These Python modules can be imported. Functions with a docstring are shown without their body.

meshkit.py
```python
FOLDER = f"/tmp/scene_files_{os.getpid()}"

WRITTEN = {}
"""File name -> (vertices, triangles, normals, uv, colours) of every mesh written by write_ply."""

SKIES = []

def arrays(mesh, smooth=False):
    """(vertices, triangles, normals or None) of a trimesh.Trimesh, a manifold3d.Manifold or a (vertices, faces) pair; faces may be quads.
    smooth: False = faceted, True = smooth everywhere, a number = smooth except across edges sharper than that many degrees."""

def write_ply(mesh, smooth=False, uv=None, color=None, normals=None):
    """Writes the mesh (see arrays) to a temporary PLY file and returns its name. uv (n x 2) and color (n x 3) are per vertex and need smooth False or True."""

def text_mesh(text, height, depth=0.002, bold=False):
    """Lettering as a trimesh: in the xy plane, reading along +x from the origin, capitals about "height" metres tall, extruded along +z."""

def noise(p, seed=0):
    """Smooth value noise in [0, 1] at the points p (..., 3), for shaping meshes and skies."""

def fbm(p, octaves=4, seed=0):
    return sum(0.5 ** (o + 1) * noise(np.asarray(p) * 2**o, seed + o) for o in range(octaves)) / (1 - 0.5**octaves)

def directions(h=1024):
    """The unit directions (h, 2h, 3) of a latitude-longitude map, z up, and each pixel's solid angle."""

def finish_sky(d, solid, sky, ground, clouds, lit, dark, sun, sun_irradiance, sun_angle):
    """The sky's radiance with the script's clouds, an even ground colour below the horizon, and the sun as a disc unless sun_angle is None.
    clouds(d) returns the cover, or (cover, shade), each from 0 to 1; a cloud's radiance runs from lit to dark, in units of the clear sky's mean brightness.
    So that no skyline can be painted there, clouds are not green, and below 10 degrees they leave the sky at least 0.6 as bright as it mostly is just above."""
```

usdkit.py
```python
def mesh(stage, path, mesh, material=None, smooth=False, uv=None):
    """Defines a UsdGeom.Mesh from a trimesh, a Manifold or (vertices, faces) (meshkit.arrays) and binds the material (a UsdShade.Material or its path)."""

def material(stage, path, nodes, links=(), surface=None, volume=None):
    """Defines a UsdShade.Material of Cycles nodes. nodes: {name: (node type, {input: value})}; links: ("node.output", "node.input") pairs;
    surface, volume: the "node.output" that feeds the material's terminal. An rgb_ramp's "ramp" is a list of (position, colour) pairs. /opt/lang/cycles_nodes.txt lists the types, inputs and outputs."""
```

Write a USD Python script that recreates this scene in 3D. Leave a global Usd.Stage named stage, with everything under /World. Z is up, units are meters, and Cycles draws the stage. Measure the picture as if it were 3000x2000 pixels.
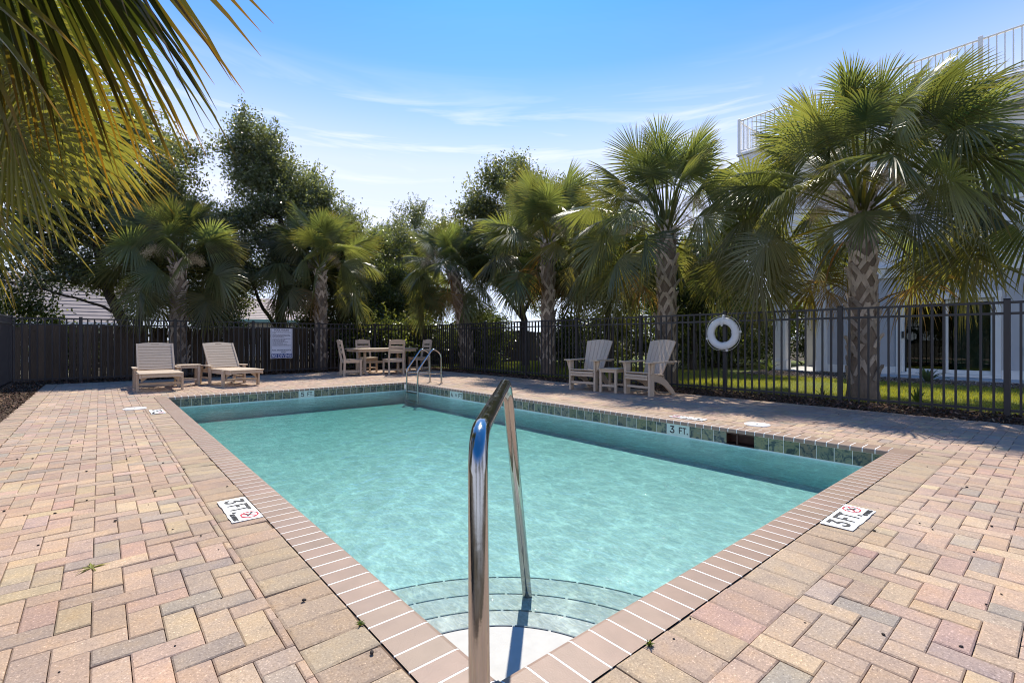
import math, random
import numpy as np, trimesh, shapely
from shapely.geometry import Polygon, box as sbox
from pxr import Usd, UsdGeom, UsdLux, UsdShade, Gf, Sdf, Vt
import usdkit, meshkit

# ------------------------------------------------------------------ stage, camera, sky, sun
stage = Usd.Stage.CreateInMemory()
UsdGeom.SetStageUpAxis(stage, UsdGeom.Tokens.z)
UsdGeom.SetStageMetersPerUnit(stage, 1.0)
world = UsdGeom.Xform.Define(stage, "/World")
stage.SetDefaultPrim(world.GetPrim())
LK = "/World/Looks"
PI = math.pi

YAW = math.radians(40.443)                       # x runs along the short side of the pool, y along its long side
CAM = (-0.8935, -1.110, 1.0)
EXPOSURE = 1.34
SUN_AZ, SUN_EL, SUN_I = math.radians(39), math.radians(56), 0.67
SKY_STRENGTH = 0.105
HAZE, CLOUD = (3.75, 3.85, 4.6), (4.5, 4.5, 4.9)

cam = UsdGeom.Camera.Define(stage, "/World/camera")
r_ = (math.cos(YAW), -math.sin(YAW), 0.0); d_ = (math.sin(YAW), math.cos(YAW), 0.0)
cam.AddTransformOp().Set(Gf.Matrix4d(*r_, 0, 0, 0, 1, 0, -d_[0], -d_[1], 0, 0, *CAM, 1))
cam.CreateHorizontalApertureAttr(36.0); cam.CreateVerticalApertureAttr(24.0)
cam.CreateFocalLengthAttr(36 * 1417.6 / 3000)
cam.CreateVerticalApertureOffsetAttr(-0.0924)
cam.CreateClippingRangeAttr(Gf.Vec2f(0.05, 3000))
cam.CreateExposureAttr(EXPOSURE)

S_DIR = np.array([math.sin(SUN_AZ) * math.cos(SUN_EL), math.cos(SUN_AZ) * math.cos(SUN_EL), math.sin(SUN_EL)])
usdkit.material(stage, LK + "/sky_air", {
    "sky": ("sky_texture", {"sky_type": "single_scattering", "sun_disc": False, "sun_elevation": SUN_EL, "sun_rotation": SUN_AZ,
                            "air_density": 1.0, "aerosol_density": 0.35, "ozone_density": 2.2}),
    "hs": ("hsv", {"saturation": 1.30, "value": 0.71}),
    "tn": ("mix", {"mix_type": "multiply", "fac": 1.0, "color2": (0.38, 0.90, 1.20)}),
    "tc": ("texture_coordinate", {}),
    "mp": ("mapping", {"scale": (1.3, 1.3, 13.0), "rotation": (0.05, -0.06, 0.0)}),
    "n1": ("noise_texture", {"scale": 1.6, "detail": 7.0, "roughness": 0.6, "distortion": 0.6}),
    "sx": ("separate_xyz", {}),
    "band": ("rgb_ramp", {"ramp": [(0.0, (.5, .5, .5)), (0.28, (.6, .6, .6)), (0.34, (1, 1, 1)), (0.40, (1, 1, 1)), (0.44, (0.3, .3, .3)), (0.48, (0.03, .03, .03)), (0.6, (0, 0, 0)), (1.0, (0, 0, 0))]}),
    "ramp": ("rgb_ramp", {"ramp": [(0.0, (0, 0, 0)), (0.50, (0, 0, 0)), (0.72, (1, 1, 1)), (1.0, (1, 1, 1))]}),
    "mul": ("math", {"math_type": "multiply"}),
    "mul2": ("math", {"math_type": "multiply", "value2": 0.8}),
    "haze": ("rgb_ramp", {"ramp": [(0.0, (.9, .9, .9)), (0.24, (0.88, .88, .88)), (0.33, (0.76, .76, .76)), (0.41, (0.42, .42, .42)), (0.49, (.15, .15, .15)), (0.62, (0, 0, 0)), (1.0, (0, 0, 0))]}),
    "mh": ("mix", {"mix_type": "mix", "color2": HAZE}),
    "mix": ("mix", {"mix_type": "mix", "color2": CLOUD}),
    "bg": ("background_shader", {"strength": SKY_STRENGTH}),
}, [("sky.color", "hs.color"), ("hs.color", "tn.color1"), ("tc.generated", "mp.vector"), ("mp.vector", "n1.vector"), ("tc.generated", "sx.vector"), ("sx.z", "band.fac"), ("sx.z", "haze.fac"),
    ("n1.fac", "ramp.fac"), ("ramp.color", "mul.value1"), ("band.color", "mul.value2"), ("mul.value", "mul2.value1"),
    ("haze.color", "mh.fac"), ("tn.color", "mh.color1"), ("mh.color", "mix.color1"), ("mul2.value", "mix.fac"), ("mix.color", "bg.color")], surface="bg.background")
dome = UsdLux.DomeLight.Define(stage, "/World/sky")
dome.CreateIntensityAttr(1.0)
UsdShade.MaterialBindingAPI.Apply(dome.GetPrim()).Bind(UsdShade.Material.Get(stage, LK + "/sky_air"))
dome.GetPrim().SetCustomDataByKey("kind", "structure"); dome.GetPrim().SetCustomDataByKey("label", "clear blue sky with thin white cloud low over the trees"); dome.GetPrim().SetCustomDataByKey("category", "sky")
sun = UsdLux.DistantLight.Define(stage, "/World/sun")
sun.CreateIntensityAttr(SUN_I); sun.CreateAngleAttr(0.53); sun.CreateNormalizeAttr(True); sun.CreateColorAttr(Gf.Vec3f(1.0, 0.93, 0.81))
_q = Gf.Rotation(Gf.Vec3d(0, 0, 1), Gf.Vec3d(*S_DIR.tolist()))
sun.AddTransformOp().Set(Gf.Matrix4d().SetRotate(_q))

# ------------------------------------------------------------------ helpers
class MB:
    """Collects shapes into one mesh, with a colour per vertex."""
    def __init__(s): s.v, s.f, s.c, s.n = [], [], [], 0
    def add(s, v, f, col=(1, 1, 1)):
        v = np.asarray(v, float); f = np.asarray(f, int)
        if f.ndim == 2 and f.shape[1] == 4: f = np.vstack([f[:, [0, 1, 2]], f[:, [0, 2, 3]]])
        c = np.asarray(col, float)
        s.v.append(v); s.f.append(f + s.n); s.c.append(np.broadcast_to(c, (len(v), 3))); s.n += len(v); return s
    def tm(s, m, M=None, col=(1, 1, 1)):
        v = np.array(m.vertices)
        if M is not None: v = v @ M[:3, :3].T + M[:3, 3]
        return s.add(v, m.faces, col)
    def box(s, lo, hi, M=None, col=(1, 1, 1), bev=0.0):
        lo, hi = np.minimum(lo, hi).astype(float), np.maximum(lo, hi).astype(float)
        if bev > 0:
            b = min(bev, *(0.45 * (hi - lo)))
            pts = []
            for ax in range(3):
                for k in range(8):
                    p = [hi[i] if (k >> i) & 1 else lo[i] for i in range(3)]
                    for i in range(3):
                        if i != ax: p[i] += -b if (k >> i) & 1 else b
                    pts.append(p)
            h = trimesh.Trimesh(np.array(pts)).convex_hull
            return s.tm(h, M, col)
        x0, y0, z0 = lo; x1, y1, z1 = hi
        v = np.array([[x0, y0, z0], [x1, y0, z0], [x1, y1, z0], [x0, y1, z0], [x0, y0, z1], [x1, y0, z1], [x1, y1, z1], [x0, y1, z1]])
        f = [[0, 3, 2, 1], [4, 5, 6, 7], [0, 1, 5, 4], [1, 2, 6, 5], [2, 3, 7, 6], [3, 0, 4, 7]]
        if M is not None: v = v @ M[:3, :3].T + M[:3, 3]
        return s.add(v, f, col)
    def prism(s, pts2, h0, h1, axis="y", M=None, col=(1, 1, 1)):
        """A polygon in the (x, z) plane extruded along y (axis 'y'), or in (x, y) along z."""
        m = trimesh.creation.extrude_polygon(Polygon(pts2), h1 - h0, engine="earcut"); v = np.array(m.vertices); v[:, 2] += h0
        f = np.array(m.faces)
        if axis == "y": v = np.stack([v[:, 0], v[:, 2], v[:, 1]], 1); f = f[:, ::-1]
        if M is not None: v = v @ M[:3, :3].T + M[:3, 3]
        return s.add(v, f, col)
    def tube(s, pts, rad, n=12, col=(1, 1, 1), cap=True):
        v, f = tube(pts, rad, n, cap); return s.add(v, f, col)
    def done(s): return np.vstack(s.v), np.vstack(s.f), np.vstack(s.c)

def tube(pts, rad, n=12, cap=True):
    P = np.asarray(pts, float); m = len(P); R = np.broadcast_to(np.asarray(rad, float), (m,))
    T = np.gradient(P, axis=0); T /= np.linalg.norm(T, axis=1, keepdims=True) + 1e-12
    u = np.cross(T[0], [0, 0, 1.0]);
    if np.linalg.norm(u) < 1e-3: u = np.array([1.0, 0, 0])
    u /= np.linalg.norm(u); rings = []; a = np.linspace(0, 2 * PI, n, endpoint=False)
    for i in range(m):
        u = u - T[i] * (u @ T[i]); u /= np.linalg.norm(u) + 1e-12; w = np.cross(T[i], u)
        rings.append(P[i] + R[i] * (np.cos(a)[:, None] * u + np.sin(a)[:, None] * w))
    v = np.vstack(rings); f = []
    k = np.arange(n); k2 = (k + 1) % n
    for i in range(m - 1): f.append(np.stack([i * n + k, i * n + k2, (i + 1) * n + k2, (i + 1) * n + k], 1))
    f = np.vstack(f); f = np.vstack([f[:, [0, 1, 2]], f[:, [0, 2, 3]]])
    if cap:
        v = np.vstack([v, P[:1], P[-1:]]); c0, c1 = m * n, m * n + 1
        f = np.vstack([f, np.stack([np.full(n, c0), k2, k], 1), np.stack([np.full(n, c1), (m - 1) * n + k, (m - 1) * n + k2], 1)])
    return v, f

def arc_path(pts, rad, k=7):
    """A polyline with its corners rounded."""
    pts = [np.array(p, float) for p in pts]; out = [pts[0]]
    for a, b, c in zip(pts, pts[1:], pts[2:]):
        d1, d2 = (a - b) / np.linalg.norm(a - b), (c - b) / np.linalg.norm(c - b)
        ang = math.acos(np.clip(d1 @ d2, -1, 1)); L = min(rad / math.tan(ang / 2), 0.48 * np.linalg.norm(a - b), 0.48 * np.linalg.norm(c - b))
        p0, p1 = b + d1 * L, b + d2 * L
        for t in np.linspace(0, 1, k): out.append((1 - t) ** 2 * p0 + 2 * t * (1 - t) * b + t * t * p1)
    out.append(pts[-1]); return np.array(out)

def Mx(x=0, y=0, z=0, rz=0, rx=0, ry=0):
    M = trimesh.transformations.euler_matrix(rx, ry, rz, "sxyz"); M[:3, 3] = (x, y, z); return M

counts = {}
def numbered(parent, name):
    k = (parent, name); i = counts.get(k, 0); counts[k] = i + 1
    return f"{parent}/{name}" if i == 0 else f"{parent}/{name}_{i:03d}"

def define(path, v, f, mat, col=None, smooth=False, nrm=None):
    m = UsdGeom.Mesh.Define(stage, path); f = np.asarray(f)
    m.CreatePointsAttr(Vt.Vec3fArray.FromNumpy(np.ascontiguousarray(v, np.float32)))
    m.CreateFaceVertexCountsAttr(Vt.IntArray.FromNumpy(np.full(len(f), f.shape[1], np.int32)))
    m.CreateFaceVertexIndicesAttr(Vt.IntArray.FromNumpy(f.astype(np.int32).ravel()))
    m.CreateSubdivisionSchemeAttr("none")
    if smooth:
        n = np.zeros_like(v); fn = np.cross(v[f[:, 1]] - v[f[:, 0]], v[f[:, 2]] - v[f[:, 0]])
        for k in range(f.shape[1]): np.add.at(n, f[:, k], fn)
        n /= np.linalg.norm(n, axis=1, keepdims=True) + 1e-12
        m.CreateNormalsAttr(Vt.Vec3fArray.FromNumpy(n.astype(np.float32))); m.SetNormalsInterpolation("vertex")
    if col is not None:
        UsdGeom.PrimvarsAPI(m).CreatePrimvar("col", Sdf.ValueTypeNames.Color3fArray, "vertex").Set(Vt.Vec3fArray.FromNumpy(np.ascontiguousarray(col, np.float32)))
    UsdShade.MaterialBindingAPI.Apply(m.GetPrim()).Bind(mat)
    return m.GetPrim()

def obj(name, mb, mat, parent=None, smooth=False, usecol=False):
    """One Mesh prim under parent (a prim) or under /World."""
    v, f, c = mb.done() if isinstance(mb, MB) else (mb[0], mb[1], None)
    if isinstance(mat, str): mat = M[mat]
    base = str(parent.GetPath()) if parent else "/World"
    if isinstance(smooth, (int, float)) and smooth is not True and smooth is not False:      # smooth below an angle
        vv, ff, nn = meshkit.arrays((v, f), smooth)
        p = define(numbered(base, name), vv, ff, mat)
        m = UsdGeom.Mesh(p); m.CreateNormalsAttr(Vt.Vec3fArray.FromNumpy(nn.astype(np.float32))); m.SetNormalsInterpolation("vertex")
        return p
    return define(numbered(base, name), v, f, mat, c if usecol else None, smooth)

def tag(p, label=None, cat=None, group=None, kind=None):
    for k, t in (("label", label), ("category", cat), ("group", group), ("kind", kind)):
        if t: p.SetCustomDataByKey(k, t)
    return p

def thing(name, label, cat, loc=(0, 0, 0), rz=0, group=None):
    x = UsdGeom.Xform.Define(stage, numbered("/World", name))
    x.AddTranslateOp().Set(Gf.Vec3d(*map(float, loc))); x.AddRotateZOp().Set(math.degrees(rz))
    return tag(x.GetPrim(), label, cat, group)

def part_group(name, parent):
    return UsdGeom.Xform.Define(stage, numbered(str(parent.GetPath()), name)).GetPrim()

def dup(src, label, loc, rz, group=None):
    was = src.GetCustomData()
    name = src.GetName()
    t = thing(name, label, was["category"], loc, rz, group or was.get("group"))
    t.GetReferences().AddInternalReference(src.GetPath()); t.SetInstanceable(True)
    return t

def struct(name, mb, mat, smooth=False, usecol=False, kind="structure", label=None, cat=None):
    return tag(obj(name, mb, mat, None, smooth, usecol), label, cat, None, kind)

# ------------------------------------------------------------------ materials
M = {}
def mat(name, color, rough=0.6, metallic=0.0, spec=0.5, var=0.0, vscale=8.0, bump=0.0, bscale=40.0, usecol=False, coat=0.0, stretch=(1, 1, 1), bdist=0.01, obj_space=False, dark=None, tint=False):
    n = {"g": ("texture_coordinate", {}) if obj_space else ("geometry", {}), "p": ("principled_bsdf", {"base_color": color, "roughness": rough, "metallic": metallic, "specular_ior_level": spec, "coat_weight": coat})}
    l = []; src = "g.object" if obj_space else "g.position"
    n["mp"] = ("mapping", {"scale": stretch}); l.append((src, "mp.vector"))
    c = None
    if usecol: n["a"] = ("attribute", {"attribute": "col"}); c = "a.color"
    if tint: n["ti"] = ("mix", {"mix_type": "multiply", "fac": 1.0, "color2": color}); l.append((c, "ti.color1")); c = "ti.color"
    if var > 0:
        n["n"] = ("noise_texture", {"scale": vscale, "detail": 5.0, "roughness": 0.6})
        n["r"] = ("rgb_ramp", {"ramp": [(0.25, (1 - var,) * 3 if dark is None else dark), (0.75, (1 + var * 0.6,) * 3)]})
        n["m"] = ("mix", {"mix_type": "multiply", "fac": 1.0, "color1": color})
        l += [("mp.vector", "n.vector"), ("n.fac", "r.fac"), ("r.color", "m.color2")]
        if c: l.append((c, "m.color1"))
        c = "m.color"
    if c: l.append((c, "p.base_color"))
    if bump > 0:
        n["bn"] = ("noise_texture", {"scale": bscale, "detail": 4.0, "roughness": 0.6}); n["b"] = ("bump", {"strength": bump, "distance": bdist})
        l += [("mp.vector", "bn.vector"), ("bn.fac", "b.height"), ("b.normal", "p.normal")]
    M[name] = usdkit.material(stage, f"{LK}/{name}", n, l, surface="p.BSDF")
    return M[name]

def leafmat(name, trans=0.35, rough=0.38, spec=0.5, tmul=(2.6, 2.2, 0.8)):
    M[name] = usdkit.material(stage, f"{LK}/{name}", {
        "a": ("attribute", {"attribute": "col"}), "p": ("principled_bsdf", {"roughness": rough, "specular_ior_level": spec}),
        "tm": ("mix", {"mix_type": "multiply", "fac": 1.0, "color2": tmul}), "t": ("translucent_bsdf", {}), "mx": ("mix_closure", {"fac": trans})},
        [("a.color", "p.base_color"), ("a.color", "tm.color1"), ("tm.color", "t.color"), ("p.BSDF", "mx.closure1"), ("t.BSDF", "mx.closure2")], surface="mx.closure")

# pavers: colour per paver, blotches and grit
M["paver"] = usdkit.material(stage, LK + "/paver", {
    "g": ("geometry", {}), "a": ("attribute", {"attribute": "col"}), "p": ("principled_bsdf", {"roughness": 0.85, "specular_ior_level": 0.25}),
    "n1": ("noise_texture", {"scale": 9.0, "detail": 6.0, "roughness": 0.65}), "r1": ("rgb_ramp", {"ramp": [(0.28, (1.10, 1.04, 0.92)), (0.5, (1, 1, 1)), (0.72, (0.80, 0.82, 0.88))]}),
    "m1": ("mix", {"mix_type": "multiply", "fac": 1.0}),
    "n2": ("noise_texture", {"scale": 120.0, "detail": 4.0, "roughness": 0.8}), "r2": ("rgb_ramp", {"ramp": [(0.30, (0.36, 0.34, 0.34)), (0.42, (0.88, .87, .87)), (0.58, (1.03, 1.03, 1.03)), (0.70, (1.6, 1.62, 1.65))]}),
    "m2": ("mix", {"mix_type": "multiply", "fac": 1.0}),
    "n3": ("noise_texture", {"scale": 1.1, "detail": 4.0}), "r3": ("rgb_ramp", {"ramp": [(0.3, (0.86, 0.86, 0.86)), (0.7, (1.06, 1.06, 1.06))]}), "m3": ("mix", {"mix_type": "multiply", "fac": 1.0}),
    "vf": ("voronoi_texture", {"scale": 75.0}), "rf": ("rgb_ramp", {"ramp": [(0.0, (1.75, 1.75, 1.72)), (0.13, (1.6, 1.6, 1.58)), (0.20, (1, 1, 1)), (1.0, (1, 1, 1))]}), "mf": ("mix", {"mix_type": "multiply", "fac": 1.0}),
    "b": ("bump", {"strength": 0.5, "distance": 0.003})},
    [("g.position", "vf.vector"), ("vf.distance", "rf.fac"), ("m3.color", "mf.color1"), ("rf.color", "mf.color2"), ("g.position", "n1.vector"), ("g.position", "n2.vector"), ("g.position", "n3.vector"), ("n1.fac", "r1.fac"), ("n2.fac", "r2.fac"), ("n3.fac", "r3.fac"), ("a.color", "m1.color1"), ("r1.color", "m1.color2"),
     ("m1.color", "m2.color1"), ("r2.color", "m2.color2"), ("m2.color", "m3.color1"), ("r3.color", "m3.color2"), ("mf.color", "p.base_color"), ("n2.fac", "b.height"), ("b.normal", "p.normal")], surface="p.BSDF")
mat("joint_sand", (0.17, 0.115, 0.08), 0.95, var=0.4, vscale=20, spec=0.1)
mat("coping", (0.43, 0.305, 0.235), 0.5, var=0.16, vscale=9, bump=0.15, bscale=180, usecol=True)
mat("grout", (0.80, 0.78, 0.74), 0.8, var=0.1, vscale=14)
mat("white_tile", (0.52, 0.62, 0.55), 0.25, var=0.08, vscale=20)
mat("ink", (0.02, 0.02, 0.022), 0.5)
mat("road_paint", (0.82, 0.82, 0.8), 0.6, var=0.08, vscale=30, bump=0.2, bscale=200)
mat("stencil_black", (0.045, 0.043, 0.042), 0.7, var=0.3, vscale=60)
mat("stencil_red", (0.55, 0.03, 0.05), 0.7, var=0.2, vscale=60)
mat("plaster", (0.44, 0.43, 0.40), 0.6, var=0.10, vscale=14, bump=0.15, bscale=120)
mat("wet_plaster", (0.28, 0.29, 0.285), 0.6, var=0.08, vscale=5, bump=0.1, bscale=90)
mat("wall_plaster", (0.58, 0.76, 0.73), 0.7, var=0.1, vscale=2.5)
mat("basin_plaster", (0.43, 0.44, 0.435), 0.7, var=0.10, vscale=2.5)
mat("step_trim", (0.10, 0.135, 0.145), 0.3)
mat("skimmer_dark", (0.05, 0.018, 0.012), 0.6)
mat("lid_plastic", (0.82, 0.82, 0.8), 0.4)
mat("fence_metal", (0.020, 0.018, 0.020), 0.42, spec=0.5)
mat("poly_lumber", (0.52, 0.40, 0.285), 0.55, var=0.07, vscale=25, bump=0.12, bscale=150, stretch=(1, 1, 1))
mat("screw", (0.05, 0.05, 0.05), 0.4, 0.8)
mat("fence_wood", (0.085, 0.057, 0.034), 0.85, var=0.35, vscale=6, bump=0.4, bscale=30, stretch=(6, 6, 0.6), usecol=True, tint=True)
mat("palm_trunk", (0.22, 0.165, 0.12), 0.95, var=0.4, vscale=18, bump=0.6, bscale=40, stretch=(1, 1, .4), bdist=0.02)
mat("leaf_base", (0.50, 0.405, 0.315), 0.85, var=0.35, vscale=14, bump=0.5, bscale=60, stretch=(1, 1, .5), usecol=True, tint=True)
leafmat("palm_leaf", 0.44, 0.30, 0.6, (2.4, 2.25, 0.75))
leafmat("oak_leaf", 0.42, 0.30, 0.7, (2.3, 2.2, 0.9))
leafmat("grass_leaf", 0.35, 0.6, 0.3, (2.2, 2.0, 0.5))
mat("bark", (0.065, 0.052, 0.042), 0.95, var=0.4, vscale=9, bump=0.7, bscale=22, stretch=(1, 1, .35), bdist=0.03)
mat("flower", (0.40, 0.30, 0.16), 0.9, usecol=True)
leafmat("near_palm_leaf", 0.34, 0.26, 0.7, (2.4, 2.1, 0.6))
mat("soil", (0.085, 0.07, 0.045), 0.95, var=0.4, vscale=0.8, spec=0.1)
mat("lawn_ground", (0.14, 0.16, 0.045), 0.95, var=0.3, vscale=5, spec=0.1)
mat("mulch_soil", (0.055, 0.035, 0.025), 0.95, var=0.4, vscale=30, bump=0.6, bscale=60, spec=0.1)
mat("mulch_chip", (0.14, 0.085, 0.055), 0.9, usecol=True, spec=0.2)
mat("gravel", (0.25, 0.215, 0.19), 0.95, usecol=True, spec=0.2)
mat("siding_blue", (0.50, 0.49, 0.48), 0.7, var=0.04, vscale=3)
mat("siding_pale", (0.76, 0.75, 0.74), 0.7, var=0.04, vscale=3)
mat("trim_white", (0.82, 0.79, 0.72), 0.55, var=0.03, vscale=4)
mat("concrete", (0.50, 0.49, 0.47), 0.85, var=0.1, vscale=6)
mat("room_dark", (0.05, 0.055, 0.055), 0.9)
mat("curtain", (0.30, 0.36, 0.34), 0.9, var=0.2, vscale=12, stretch=(1, 8, .3))
mat("shingle", (0.26, 0.22, 0.205), 0.95, var=0.2, vscale=3)
mat("green_fascia", (0.20, 0.33, 0.26), 0.7)
mat("far_wall", (0.62, 0.60, 0.56), 0.8)
mat("ring_foam", (0.72, 0.71, 0.69), 0.5, var=0.10, vscale=6)
mat("rope", (0.60, 0.57, 0.50), 0.9)
mat("sign_white", (0.70, 0.68, 0.72), 0.45)
mat("sign_blue", (0.02, 0.045, 0.20), 0.5)
mat("sign_ink", (0.06, 0.06, 0.10), 0.6)
mat("seed", (0.02, 0.012, 0.01), 0.8)
mat("black_plastic", (0.02, 0.02, 0.02), 0.4)
mat("lamp_yellow", (0.45, 0.35, 0.02), 0.6)
M["steel"] = usdkit.material(stage, LK + "/steel", {
    "g": ("geometry", {}), "mp": ("mapping", {"scale": (60, 60, 2.0)}), "n": ("noise_texture", {"scale": 1.0, "detail": 4.0}), "rr": ("map_range", {"from_min": 0.3, "from_max": 0.7, "to_min": 0.05, "to_max": 0.2}),
    "n2": ("noise_texture", {"scale": 55.0, "detail": 3.0}), "b": ("bump", {"strength": 0.06, "distance": 0.002}),
    "p": ("principled_bsdf", {"metallic": 1.0, "base_color": (0.44, 0.43, 0.42)})},
    [("g.position", "mp.vector"), ("mp.vector", "n.vector"), ("n.fac", "rr.value"), ("rr.result", "p.roughness"), ("g.position", "n2.vector"), ("n2.fac", "b.height"), ("b.normal", "p.normal")], surface="p.BSDF")
# glazed waterline tiles: mottled slate green, brown and blue
M["slate_tile"] = usdkit.material(stage, LK + "/slate_tile", {
    "g": ("geometry", {}), "n": ("noise_texture", {"scale": 13.0, "detail": 8.0, "roughness": 0.7, "distortion": 1.2}),
    "r": ("rgb_ramp", {"ramp": [(0.30, (0.018, 0.026, 0.040)), (0.43, (0.045, 0.065, 0.062)), (0.49, (0.13, 0.155, 0.11)), (0.56, (0.20, 0.185, 0.105)), (0.63, (0.12, 0.155, 0.115)), (0.75, (0.26, 0.29, 0.22))]}),
    "o": ("attribute", {"attribute": "col"}), "m": ("mix", {"mix_type": "multiply", "fac": 1.0}), "p": ("principled_bsdf", {"roughness": 0.22})},
    [("g.position", "n.vector"), ("n.fac", "r.fac"), ("r.color", "m.color1"), ("o.color", "m.color2"), ("m.color", "p.base_color")], surface="p.BSDF")
# water: clear surface with ripples, light comes through in a rippled pattern, and the water itself absorbs red
M["water"] = usdkit.material(stage, LK + "/water", {
    "g": ("geometry", {}), "mp": ("mapping", {"scale": (1.0, 1.0, 1.0), "rotation": (0, 0, 0.7)}), "mp2": ("mapping", {"scale": (2.3, 0.9, 1.0), "rotation": (0, 0, -0.75)}),
    "n1": ("noise_texture", {"scale": 4.2, "detail": 4.0, "roughness": 0.55, "distortion": 0.8}), "n2": ("noise_texture", {"scale": 13.0, "detail": 3.0, "roughness": 0.6, "distortion": 0.6}),
    "ad": ("math", {"math_type": "multiply_add", "value2": 0.35}), "b": ("bump", {"strength": 0.45, "distance": 0.05}),
    "fr": ("fresnel", {"IOR": 1.33}),
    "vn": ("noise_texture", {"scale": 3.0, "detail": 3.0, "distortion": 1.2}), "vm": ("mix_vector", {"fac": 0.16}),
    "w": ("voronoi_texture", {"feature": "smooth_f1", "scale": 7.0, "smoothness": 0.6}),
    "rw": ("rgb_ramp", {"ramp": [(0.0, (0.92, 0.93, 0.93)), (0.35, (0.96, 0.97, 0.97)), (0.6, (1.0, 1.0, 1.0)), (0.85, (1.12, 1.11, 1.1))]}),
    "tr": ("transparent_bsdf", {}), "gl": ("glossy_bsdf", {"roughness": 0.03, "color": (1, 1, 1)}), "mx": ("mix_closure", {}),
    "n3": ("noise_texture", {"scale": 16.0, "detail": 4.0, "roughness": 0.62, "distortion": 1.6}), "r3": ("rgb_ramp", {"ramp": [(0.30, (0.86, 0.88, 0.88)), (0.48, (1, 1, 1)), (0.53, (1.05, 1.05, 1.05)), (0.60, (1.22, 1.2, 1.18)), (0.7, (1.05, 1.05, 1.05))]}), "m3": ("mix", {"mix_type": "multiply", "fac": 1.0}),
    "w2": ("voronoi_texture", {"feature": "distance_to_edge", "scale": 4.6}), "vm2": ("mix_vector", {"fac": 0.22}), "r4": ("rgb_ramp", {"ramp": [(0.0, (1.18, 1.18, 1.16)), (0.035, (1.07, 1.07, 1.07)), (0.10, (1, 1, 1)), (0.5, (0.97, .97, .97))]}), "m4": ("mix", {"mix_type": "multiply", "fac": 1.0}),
    "vol": ("absorption_volume", {"color": (0.0, 0.61, 0.60), "density": 0.95})},
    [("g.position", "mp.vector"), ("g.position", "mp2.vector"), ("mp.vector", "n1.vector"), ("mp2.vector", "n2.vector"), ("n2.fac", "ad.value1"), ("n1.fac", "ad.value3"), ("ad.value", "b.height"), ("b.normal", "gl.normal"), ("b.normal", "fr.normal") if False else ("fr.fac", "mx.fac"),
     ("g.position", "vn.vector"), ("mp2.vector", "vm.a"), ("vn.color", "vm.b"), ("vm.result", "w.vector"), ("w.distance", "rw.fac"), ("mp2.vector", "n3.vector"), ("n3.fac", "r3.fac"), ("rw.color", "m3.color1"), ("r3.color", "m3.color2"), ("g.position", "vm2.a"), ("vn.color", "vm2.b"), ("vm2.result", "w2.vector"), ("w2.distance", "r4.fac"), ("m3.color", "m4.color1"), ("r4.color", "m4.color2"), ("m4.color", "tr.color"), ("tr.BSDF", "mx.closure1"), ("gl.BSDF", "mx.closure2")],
    surface="mx.closure", volume="vol.volume")
M["pane"] = usdkit.material(stage, LK + "/pane", {"fr": ("fresnel", {"IOR": 1.6}), "tr": ("transparent_bsdf", {"color": (0.5, 0.6, 0.57)}), "gl": ("glossy_bsdf", {"roughness": 0.01}), "mx": ("mix_closure", {})},
    [("fr.fac", "mx.fac"), ("tr.BSDF", "mx.closure1"), ("gl.BSDF", "mx.closure2")], surface="mx.closure")

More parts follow.
